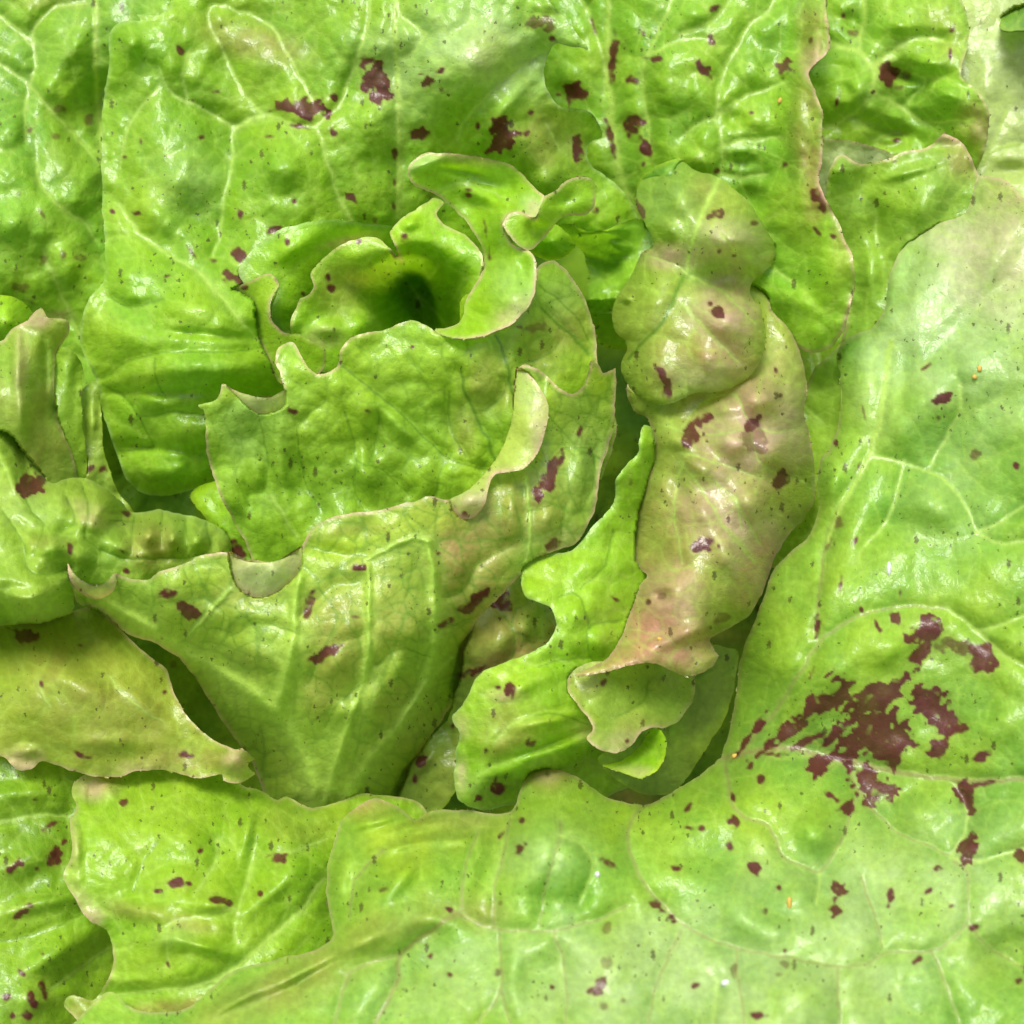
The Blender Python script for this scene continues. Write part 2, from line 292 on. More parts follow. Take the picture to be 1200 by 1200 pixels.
S('ribbed', '560,-130 965,-130 968,10 972,40 970,60 955,75 948,86 955,105 963,130 963,165 962,190 960,210 966,232 980,255 990,280 999,300 1001,330 995,365 985,393 968,410 945,413 918,398 900,460 780,440 740,330 700,250 640,160 620,60',
  '650,-100,-20 700,0,-30 660,90,-60 713,80,-50 727,200,-70 748,255,-90 757,70,-14 790,40,0 780,160,-30 860,60,0 845,165,-8 900,130,-6 940,60,10 965,30,34 950,90,34 961,180,36 940,200,16 975,250,30 1000,320,20 985,395,-10 945,413,-40 920,300,-20 900,200,-10 880,340,-50 900,450,-100 780,430,-110 740,330,-120 960,-100,20 800,-100,0',
  c=(0.195, 0.45, 0.026), red=.02, puff=1.4, wave=8, rim='pink', rimk=.85, rimw=4, vk=.35)
S('big', '958,262 966,232 969,212 975,192 986,181 1005,192 1030,190 1060,178 1085,172 1105,157* 1125,165 1138,186 1147,205 1180,260 1180,420 1040,560 960,660 900,660 920,560 950,440 985,400 995,330',
  '970,215,0 986,182,8 1030,190,0 1105,158,14 1147,205,6 1040,250,-14 1000,290,-40 1020,350,-40 1080,250,6 1100,220,8 1100,256,0 1136,226,8 990,400,-60 960,500,-70 940,620,-90 1060,330,-24 1050,300,-20 1020,450,-30',
  c=(0.23, 0.44, 0.045), puff=.8, wave=6, rim='pink', rimk=.8, vk=.3)
S('inner', '870,330 1020,330 1010,560 960,660 890,640', '900,350,-80 1000,350,-80 960,480,-95 930,620,-110 900,450,-110 1000,540,-100', c=(0.22, 0.46, 0.02), puff=.8, wave=5)
S('white', '955,163 975,163 1010,168 1045,180 1065,195 1050,230 960,260', '960,165,-30 1010,170,-24 1060,195,-35 1000,230,-50', c=(0.42, 0.48, 0.30), side=-1, puff=.4, wave=2, rim='pink', rimk=.4)
S('topright', '920,-130 1120,-130 1122,-20 1127,0 1135,28 1134,50 1126,88 1136,98 1150,112 1158,130 1157,160 1148,192 1120,240 1000,260 930,240',
  '940,-100,-40 1100,-100,-20 1130,20,0 1126,88,0 1156,140,6 1148,192,-30 1020,105,-10 1060,48,-8 1080,160,-45 970,60,-40 1000,150,-40 1050,100,-30 1090,110,-14 980,220,-70',
  c=(0.20, 0.45, 0.03), red=.03, puff=1.5, wave=8, rim='pink', rimk=.6, vk=.4)
S('weed', '1171,32 1174,20 1184,12 1200,5 1240,-10 1250,30 1215,36 1195,36 1180,36', '1171,30,0 1240,0,4 1200,20,6', c=(0.09, 0.26, 0.04), puff=.3, wave=2, rimk=.3)
S('corner', '1080,-130 1330,-130 1330,330 1150,320 1090,250', '1100,-100,-40 1150,50,-18 1300,-100,-20 1226,-8,-14 1148,195,-34 1200,100,-22 1320,100,-10 1175,165,-28 1190,210,-36 1300,300,0 1180,-50,-10',
  c=(0.42, 0.57, 0.20), puff=.8, wave=5, vk=.2)
S('corner', '1080,-130 1330,-130 1330,330 1150,320 1090,250', '1100,-100,-90 1150,50,-78 1148,195,-90 1200,100,-66 1320,100,-60 1175,165,-74 1190,210,-90 1300,300,-80 1180,-50,-60', c=OUT, puff=.8, wave=5) if False else None
# left leaves
S('upright', '-130,430 0,400 14,386 30,377 40,366 48,360* 56,372 66,372 80,376 82,388 74,402 66,416 66,480 90,560 60,620 -130,620', '-100,430,-20 0,402,-15 48,361,0 80,378,-5 66,410,-25 60,480,-30 25,430,14 25,500,8 70,560,-40 -50,500,0 -100,600,-20', c=(0.25, 0.45, 0.045), red=.2, puff=.8, wave=6, rim='pink', rimk=.6)
S('upright', '50,440 60,420 68,409 80,408 91,418 97,432 96,455 97,500 100,560 60,600 40,560', '62,415,-30 80,408,-25 97,435,-40 75,480,-30 70,560,-50 98,540,-60', c=(0.24, 0.45, 0.04), puff=.8, wave=4, rimk=.3)
S('upright', '80,470 98,456 108,446 117,448 118,470 120,500 124,540 138,575 160,610 100,640 70,580', '85,480,-55 112,448,-50 118,500,-60 140,585,-80 100,560,-60', c=(0.25, 0.44, 0.05), red=.1, puff=.8, wave=4, rimk=.3)
S('far', '-130,860 60,860 130,890 160,1000 170,1200 60,1330 -130,1330', '-100,870,-40 40,890,-60 100,950,-70 20,1000,-45 100,1080,-60 20,1090,-50 110,1140,-90 30,1180,-45 80,1200,-70 -100,1200,-20 150,1000,-110', c=(0.19, 0.40, 0.02), puff=1.0, wave=8)
S('leftback', '-130,345 0,345 20,350 35,364 35,374 20,386 0,408 -130,420', '-100,350,-20 0,347,-30 34,368,-45 10,375,-15 0,405,-40', c=IN_, puff=.4, wave=3)
S('leftback', '-130,-130 250,-130 235,60 165,150 150,400 110,470 20,440 -130,430', '-100,-100,-40 100,-100,-40 113,90,-44 130,100,-70 130,200,-80 120,200,-60 60,150,-40 40,60,-30 20,200,-24 30,300,-36 80,300,-50 100,400,-80 30,400,-100 -100,200,-20 -100,400,-60 150,100,-40', c=OUT, red=.0, puff=1.5, wave=8, vk=.3)
# deep leaves seen in the gaps, colour darkened to paint in the shade
S('deepleft', '20,380 300,420 480,600 430,1000 200,1010 60,930 -80,850 -80,640 40,600 60,560', '50,400,-140 120,430,-120 250,600,-150 180,600,-135 230,800,-130 160,760,-110 300,900,-190 400,960,-190 450,600,-180 150,950,-160', c=GAP_SHADE, vk=0.03, zoff=-110, puff=1.2, wave=10, rimk=0)
S('deepmid', '380,240 480,180 820,220 960,380 980,620 900,900 800,1000 480,1010 400,960 500,600 400,420', '500,260,-200 675,312,-380 700,380,-300 730,400,-260 740,650,-220 860,780,-240 850,860,-250 800,930,-220 600,960,-190 480,940,-160 940,600,-150 450,350,-140 600,500,-150', c=GAP_SHADE, vk=0.03, zoff=-110, puff=1.2, wave=10, rimk=0)

LABELS = {
 'big': 'largest outer leaf spread over the lower right with a big ragged maroon blotch',
 'crumple': 'crumpled bronze-tinted leaf flopping down right of the heart',
 'fold': 'small dark green fold above the crumpled bronze leaf',
 'curl': 'leaf curled into a pinkish loop under the tip of the crumpled leaf',
 'blister': 'strongly blistered leaf at the left edge with one square purple spot',
 'bowl': 'bowl-shaped front leaf with pale ribs and a wavy pink rim',
 'scallop': 'bright green leaf with a scalloped edge between the bowl leaf and the crumpled leaf',
 'shade': 'shaded glossy leaf tucked behind the bowl leaf',
 'heart': 'heart leaf wrapped round the centre with a thin pink wavy rim',
 'ring': 'tiny rolled leaf edge inside the heart',
 'frill': 'narrow frilled leaf edge on the left of the heart',
 'cup': 'innermost leaf forming a dark green cup in the heart',
 'petal': 'pale-edged leaf standing just left of the inner cup',
 'knob': 'glossy puckered leaf beside the dark hole right of the heart',
 'back': 'broad shiny leaf behind the heart with scattered maroon spots',
 'ribbed': 'leaf at the top with a strong pale midrib and a folded bronze edge',
 'inner': 'narrow leaf deep between the crumpled leaf and the big outer leaf',
 'white': 'whitish leaf underside peeping out behind the folded bronze edge',
 'topright': 'netted leaf at the top right with one dark brown spot at its vein fork',
 'weed': 'small dark green leaflet in the top right corner',
 'corner': 'very pale leaf in the top right corner',
 'upright': 'upright crinkled leaf with a pinkish tip at the left edge',
 'lower': 'flat bronze-flushed leaf at lower left with a pale frilled edge',
 'lobed': 'shiny lobed leaf at lower left below the bronze-flushed leaf',
 'far': 'shaded leaf in the bottom left corner with small dark dashes',
 'leftback': 'blistered leaf in the top left corner',
 'deepleft': 'leaf deep in the gap left of the bowl leaf, shade painted into its colour',
 'deepmid': 'leaf deep in the gap under the heart, shade painted into its colour',
}

# ------------------------------------------------------------------ veins
V('110,-60 111,-20 112,40 113,90 117,150 120,190', w=3.4, M=1, n='midrib', rev=1)
for s in ('-40,-20 -10,10 15,30 37,52 42,30 60,12 100,3', '40,52 42,75 35,100 30,130 30,165', '-60,60 0,75 33,100 60,130 85,155 110,185', '42,190 50,220 75,245 100,262 112,285', '50,295 65,330 85,375 95,395'):
    V(s)
for s in ('307,135 275,152 272,190 262,240 258,275 250,300', '275,152 307,135 340,145 370,148 385,135 398,125', '398,125 420,60 433,20 433,-60', '275,152 235,125 200,110 185,80', '307,135 280,100 262,60 245,30 245,5', '370,125 340,70 320,35 290,15 250,5', '373,155 385,195 398,235', '468,70 485,60 500,40', '565,118 545,140 535,165', '565,118 600,85 632,62', '140,240 165,275 200,300 235,322 255,345', '640,145 655,175', '500,40 470,20 464,0', '185,100 150,150 140,200', '220,60 215,90 220,120'):
    V(s, w=1.8)
V('462,-60 464,60 468,120 468,180 467,255', w=3.2, M=1, n='midrib', rev=1)
V('235,322 265,355 290,385 305,400', w=2.6, M=1)
V('398,235 410,255 425,275', w=2.6)
for s in ('112,443 125,440 145,425 190,413 260,413 310,407', '120,450 150,470 165,490 175,515 180,525', '180,525 160,527 140,530', '165,488 200,483 235,485', '182,420 182,440 195,465', '135,560 190,545 230,550', '190,350 150,360 130,350'):
    V(s, 'D', 1.4)
V('712,-60 713,60 715,110 719,160 727,200 740,235 749,255', w=4, M=1, n='midrib', h=1.6, rev=1)
for s in ('672,-20 692,20 702,50 710,80', '795,-20 770,40 757,65 753,85 758,130 763,175', '757,65 790,50 820,45', '915,-20 900,15 880,28 860,60 843,100 840,135 845,165 845,205', '840,135 870,115 925,95', '800,160 820,145 840,137', '845,205 870,207 900,205', '845,172 870,165 915,162', '800,42 830,25 850,8 860,-20', '900,280 905,310 930,330', '905,275 880,270 860,250'):
    V(s, w=2, h=.5)
V('845,205 830,235 815,270 808,300 807,320', w=2.8, M=1, leaf='crumple', h=.9)
V('1013,-30 1013,0 1012,25 1005,60', w=3, h=1)
V('950,45 985,55 1010,62 1022,80 1023,100 1015,118 990,140 965,150', w=3, M=1, h=1)
V('1025,77 1045,62 1065,48 1080,45 1105,48', w=3, h=1); V('1023,108 1050,122 1085,142 1110,143 1140,140', w=2.6, h=1)
V('1040,78 1065,85 1085,92 1065,120', w=1.6); V('1025,165 1035,158 1055,155', w=1.6)
V('1230,170 1205,170 1175,172 1155,185 1148,195', w=2.6, h=1); V('1180,130 1165,165 1150,190', w=1.6)
# the big outer leaf
V('1043,400 1038,450 1022,525 1005,560 985,595 968,640', w=3.4, M=1)
for s in ('1025,535 1050,540 1090,553 1110,565 1135,600 1145,625', '1145,625 1175,610 1210,590 1300,560', '1145,625 1180,638 1210,632 1300,640', '1125,450 1125,480 1105,520 1090,550', '1110,712 1145,740 1180,770 1230,795', '1145,740 1180,730 1230,710', '1025,240 1028,285', '1043,310 1041,350', '1060,540 1045,600 1015,640'):
    V(s, w=1.8)
V('848,888 880,880 925,878 960,885 1000,893 1040,903 1100,912 1170,915 1320,905', 'R', 3.4, M=1, n='midrib')
V('870,876 910,830 960,755 1000,725 1050,712 1105,712', 'R', 2, leaf='big')
for s in ('968,640 962,680 957,745', '990,893 1005,925 1020,945 1050,975 1085,990 1115,1003', '1118,1008 1133,1025 1133,1080', '1010,1030 1020,1060 1035,1108', '863,1112 865,1150 872,1200 875,1330', '980,1135 983,1200 990,1330', '1135,1085 1160,1110 1240,1160', '1095,1117 1110,1160 1125,1200', '797,1090 780,1130 765,1170 755,1230', '650,1092 662,1140 665,1230', '470,1118 430,1130 402,1142', '450,995 430,1015 415,1035 410,1075', '410,1142 400,1165 385,1230', '585,1092 587,1160 560,1200 545,1260', '578,1088 580,1040 590,1000 598,960', '655,962 655,985 640,1040 632,1085', '540,1068 545,1020 560,975', '587,1160 605,1230', '875,1330 877,1340'):
    V(s, 'R', 1.6)
for s in ('1115,1003 1130,975 1132,940 1120,920', '1115,1005 1150,1010 1180,1000 1300,960', '960,1022 957,1060', '655,980 680,990 695,1010 690,1030 680,1060', '815,1330 830,1250 840,1150'):
    V(s, 'L', 1.6)
V('850,895 855,925 862,950 880,960 900,967 915,1000 940,1015 960,1022 985,985 1000,945 1003,935', 'R', 2)
V('752,948 738,965 737,985 745,1015 765,1050 800,1083 830,1100 865,1112 920,1122 980,1133 1010,1130 1040,1115 1092,1115 1115,1100 1133,1082', 'R', 1.9, M=1)
V('535,1068 580,1088 650,1090 700,1078 735,1060', 'R', 1.9, M=1)
V('535,1070 500,1095 470,1120 465,1150 440,1200 410,1280', 'R', 2.6, M=1)
# lower left
V('215,1160 250,1150 275,1135 310,1105 350,1070 380,1030', w=2.8, M=1)
for s in ('275,1135 255,1150 190,1160 130,1165', '275,1065 235,1075 200,1085 195,1130', '300,990 290,1030 280,1065 275,1100', '330,1000 350,995 385,982', '255,985 253,1010 240,1030 225,1050'):
    V(s, w=1.6)
V('185,985 165,1015 155,1045', 'D', 1.3); V('-10,1105 40,1095 80,1080 110,1060', 'D', 1.5); V('-60,970 -10,965 40,955 78,955', w=1.8)
V('60,1160 100,1130 128,1110', w=1.4); V('130,795 150,820 190,845', w=1.4); V('45,800 60,830', w=1.4)
# bowl leaf
V('120,706 150,722 200,755 250,785 290,810 320,835 345,870 365,920 372,985', w=10, M=1, n='midrib', rev=1)
V('350,675 345,705 344,740 338,780 326,830', w=8, M=1, rev=1); V('502,637 508,680 512,730 508,770 495,810 470,850 430,900 395,960', w=7.5, M=1, rev=1)
V('432,665 432,740 430,780 415,830 395,890 380,950', w=5.5, M=1, rev=1)
for s in ('270,690 245,720 222,745', '502,635 485,630 460,640 430,655', '615,560 622,610 618,660', '470,850 500,800 530,770'):
    V(s, w=3)
for s in ('350,720 385,690 420,680', '360,800 385,760 430,740', '520,700 545,690 560,660 600,640', '512,740 560,720', '660,525 690,525 697,560 680,600', '663,590 660,610 655,640', '440,780 470,760 505,770', '240,700 262,720 258,740', '380,850 400,820 425,800', '345,740 300,730 270,745', '620,600 650,590', '365,640 400,650 430,650'):
    V(s, 'D', 1.2, leaf='bowl')
# heart
V('540,435 545,460 560,490 573,520 583,545 592,565', 'D', 2.6, M=1, leaf='heart', rev=1); V('580,393 595,430 600,455 605,470', 'D', 2.2, leaf='heart', rev=1); V('635,360 660,385 690,415', 'D', 2.4, M=1, rev=1)
for s in ('632,335 660,355 680,380 690,400', '400,430 440,460 465,480 500,515 530,540 575,550', '527,460 527,490 530,510 545,535', '405,482 415,525 418,540 445,550 470,570 480,580', '445,490 440,520 433,543', '418,540 415,570 425,595', '510,580 515,555 530,530', '290,578 310,575 313,530 300,480', '350,530 360,570 380,600', '570,480 590,460 600,430', '610,425 640,415 655,400', '380,470 350,500 350,530'):
    V(s, 'D', 1.4, leaf='heart')
V('318,580 330,600 348,630', w=1.8); V('505,225 545,215 600,235', w=1.5); V('465,320 490,345 510,365 530,390', w=1.6, leaf='cup')
V('600,770 603,740 590,720 575,700', 'D', 1.6); V('600,735 605,715 622,705', 'D', 1.4)
for s in ('730,725 690,735 688,765 692,772 705,782', '690,770 650,775 630,782', '690,735 680,700 670,695 655,700', '718,620 710,660 700,672 680,690', '625,838 650,838 690,848'):
    V(s, 'D', 1.5)
V('625,838 600,850 580,870', w=1.6)
V('835,785 810,795 765,797', 'D', 1.5, leaf='curl'); V('760,798 755,820 740,830 725,838', 'D', 1.5); V('795,800 785,840 782,860', 'D', 1.5, leaf='curl')
V('800,325 780,370 760,395 735,420', 'D', 2.6, M=1, leaf='crumple')
for s in ('800,355 830,390 850,410 865,425', '812,325 850,345 885,380'): V(s, w=1.6, leaf='crumple')
V('840,565 862,590 870,620', w=1.4); V('795,540 820,570 850,620 885,660', w=1.8); V('780,500 830,510 880,500', w=1.4); V('800,540 790,600 800,660', w=1.3)
V('955,410 962,440 960,480 955,520 955,545', w=3, M=1, leaf='inner'); V('962,495 940,475', w=1.8)

for q in ('20,560 38,600 52,615 40,650', '95,565 104,600 100,628 118,645', '120,570 132,606 128,650', '158,604 152,650', '188,600 190,640', '217,606 221,645', '76,583 86,612 72,622', '30,640 32,665 55,675 84,665', '5,600 30,640', '128,610 158,612', '240,612 248,640', '118,645 150,655 200,655 240,650'):
    V(q, 'D', 1.4, leaf='blister', h=-1.5)  # creases between the puffs, their shade put in as dark colour
for q in ('862,462 882,498 910,505 940,500', '800,500 825,470 862,462', '880,500 890,540 940,565', '800,530 850,545 890,560', '860,580 890,640', '845,275 870,300 900,295', '812,325 790,310 758,300'):
    V(q, 'L', 1.3, leaf='crumple', h=-1.6)

# ------------------------------------------------------------------ bulges: x y rx ry turn height
rows(BUMPS, '''
15 150 30 35 0 16; 12 200 32 28 0 14; 8 262 34 28 0 16; 60 110 25 30 0 10; 80 60 22 30 0 8; 70 320 25 30 0 8
320 195 42 30 0 12; 215 215 35 60 20 14; 152 50 16 26 0 20; 200 265 55 20 30 12; 160 330 45 36 0 14; 235 362 80 22 12 14
235 432 110 24 -2 22; 165 395 50 20 25 10; 175 482 50 24 -10 12; 240 505 60 20 5 12; 200 553 70 18 0 12; 200 460 110 8 0 -7; 190 525 90 8 5 -9; 240 392 90 8 5 -7
530 100 80 45 -30 8; 440 150 40 40 0 12; 420 60 50 50 0 10; 600 180 45 32 0 12; 640 215 24 18 0 12; 310 65 60 40 20 10; 590 130 60 10 -50 8; 690 240 30 20 0 8
862 288 38 26 25 26; 795 228 24 24 0 22; 828 240 14 22 0 -10; 785 270 14 16 0 10
845 365 40 34 30 20; 765 345 32 30 0 14; 835 425 40 24 10 12; 770 430 30 30 0 10
888 465 30 24 0 26; 850 478 22 14 0 12; 905 530 26 30 0 20; 858 515 34 22 20 20; 820 545 34 20 40 16; 800 515 26 20 0 14; 870 590 30 26 0 16; 825 600 30 22 30 12; 855 650 22 45 -25 18; 800 640 26 26 0 10; 885 590 20 40 0 10; 800 580 14 40 -30 -8
782 692 26 24 0 10; 776 698 14 12 0 -14; 800 745 50 12 -20 8; 780 505 24 24 0 10
430 555 40 26 20 14; 425 545 20 18 0 8; 470 500 50 14 40 10; 330 560 12 60 -10 8; 290 560 10 50 -10 -6; 520 560 30 30 0 8; 660 430 30 18 20 10; 670 360 20 30 -30 8; 600 430 16 24 0 8; 640 440 10 30 0 -6
650 985 60 50 0 30; 650 1062 60 30 0 -7; 470 1030 34 16 -50 16; 400 1030 14 40 12 16; 490 968 50 8 -12 10; 440 962 40 9 -15 14; 525 985 46 8 -5 8; 470 992 60 7 -15 8; 560 1010 12 50 15 -10
430 1100 40 16 -30 16; 500 1120 40 44 0 -14; 520 1080 30 14 0 10; 640 1140 56 32 0 -12; 700 990 40 60 -20 10; 800 1030 60 30 10 10; 900 1090 60 20 10 10; 1000 1080 60 30 0 8; 820 960 50 30 -30 10; 600 1150 20 60 0 10; 720 1130 40 40 0 10; 930 1160 60 40 0 12; 1040 1160 50 40 0 -12; 820 1170 40 50 0 -10; 330 1150 80 10 -25 12; 280 1170 60 8 -30 10; 370 1140 50 9 -30 -10
1095 590 42 34 20 22; 1040 620 34 26 0 -8; 965 700 40 20 -60 10; 955 975 30 28 30 20; 865 1060 46 34 0 18; 940 1050 30 26 0 10; 1080 950 46 24 0 10; 1190 1120 50 50 0 -34; 1150 860 60 30 -20 12; 1040 760 40 26 -20 10; 840 1000 40 26 -20 -8; 980 790 60 20 -55 8
1085 330 70 30 -52 12; 1150 300 50 30 -40 8; 1120 390 90 24 -46 -8; 1130 440 90 32 -50 10; 1060 430 16 60 5 -8; 1080 480 50 26 -60 9; 1010 440 22 40 0 10; 1170 300 60 20 -60 10; 975 570 16 36 15 16
15 560 12 50 -28 14; 35 620 30 10 30 -8; 58 640 26 20 0 22; 102 610 24 30 20 18; 30 545 8 40 -25 -8; 70 580 18 30 -20 12; 125 595 30 14 30 12; 90 650 24 20 0 10; 140 640 24 20 0 12; 172 625 16 16 0 20; 203 628 13 18 0 20; 232 632 16 16 0 18; 165 655 20 12 0 8; 40 705 40 20 0 14; 20 690 30 10 10 -6
20 420 10 40 0 14; 25 480 12 40 0 12; 52 440 8 50 0 -8; 78 440 12 26 0 8; 108 490 8 30 0 8
115 745 30 14 20 8; 90 800 50 20 30 10; 170 830 50 14 40 8; 130 870 60 14 0 6; 30 880 18 10 0 8; 270 895 16 14 0 8
128 925 14 16 0 10; 106 930 8 16 0 -8; 90 1000 10 40 0 8; 250 1060 40 14 10 14; 200 1100 30 18 0 16; 240 1110 40 10 15 14; 290 970 12 40 10 14; 310 940 22 16 0 12; 365 955 40 12 0 10; 345 930 12 14 0 8; 310 1050 60 16 -40 12; 170 1070 40 16 20 10; 210 980 50 24 0 8; 150 1150 30 12 0 8; 330 1010 30 26 0 8
30 1010 50 20 -20 12; 40 1060 60 14 -15 12; 60 1120 50 20 -30 14; 40 1170 40 20 0 10; 25 930 60 14 -5 8
660 880 60 16 -20 16; 600 905 40 16 -20 10; 640 845 44 10 -10 12; 565 915 22 26 0 12; 575 870 26 22 0 8; 700 750 24 20 0 12; 680 720 20 22 0 10; 620 690 16 16 0 6; 715 660 40 20 0 8; 620 800 50 14 -25 8; 650 870 70 6 -20 -8; 700 600 30 30 0 6
590 745 26 34 30 14; 615 735 16 20 0 12; 560 770 24 24 0 8; 490 900 30 10 -45 8
390 775 22 34 10 14; 400 830 22 24 0 12; 440 820 16 30 15 10; 480 740 22 40 0 8; 560 700 30 40 20 12; 300 770 40 20 30 10; 290 720 40 20 0 8; 680 540 16 40 0 10; 640 600 16 40 0 8; 540 660 20 30 0 8; 410 740 20 30 0 10; 465 790 16 34 10 10; 600 600 12 40 0 8
565 228 34 14 20 16; 598 345 26 30 -40 16; 500 192 22 8 -20 12; 540 200 30 8 10 -8; 612 318 10 20 0 -8; 560 370 24 10 20 -6; 660 235 20 10 -20 -6
500 290 24 20 20 10; 420 310 26 20 0 8; 385 385 24 14 0 12; 480 262 14 10 -20 10; 345 290 40 14 -30 8; 345 380 10 14 0 6
645 285 18 12 -30 10; 705 272 36 8 -5 14; 725 288 20 8 10 10; 700 305 40 8 20 -10; 705 352 10 7 0 14; 722 350 9 7 0 14; 690 352 9 8 0 12; 735 350 8 7 0 12; 710 368 26 5 0 10; 740 320 20 14 0 10
735 160 14 40 0 -10; 780 90 22 40 0 8; 780 200 20 30 0 8; 860 140 20 16 0 -12; 820 110 22 26 0 10; 870 190 26 12 0 -10; 880 235 30 24 0 -18; 820 190 22 16 0 8; 880 80 28 26 0 10; 900 30 22 22 0 8; 820 20 24 20 0 8; 955 55 12 40 0 14; 935 150 14 120 0 10; 930 290 30 30 0 -10; 930 350 40 20 30 10; 970 320 24 50 0 10; 660 110 24 20 0 -8; 690 60 16 40 -20 6
990 80 22 14 0 -12; 1000 25 16 20 0 -12; 1045 30 28 16 0 10; 1060 90 26 8 20 -10; 1090 75 26 14 0 12; 1110 110 30 14 20 10; 1040 150 50 14 20 -12; 1045 170 24 8 0 -8; 990 105 14 14 0 -8; 1100 170 40 12 0 -8; 985 170 16 20 0 -8
1185 200 30 14 0 -12; 1160 90 26 40 0 10; 1185 60 20 26 0 8
1030 270 18 30 0 -10; 1090 230 30 40 30 10; 1020 320 14 40 0 10; 1060 340 16 40 20 -8; 985 200 14 14 0 10; 1070 200 40 8 -15 8; 1010 215 16 30 20 -8
''')

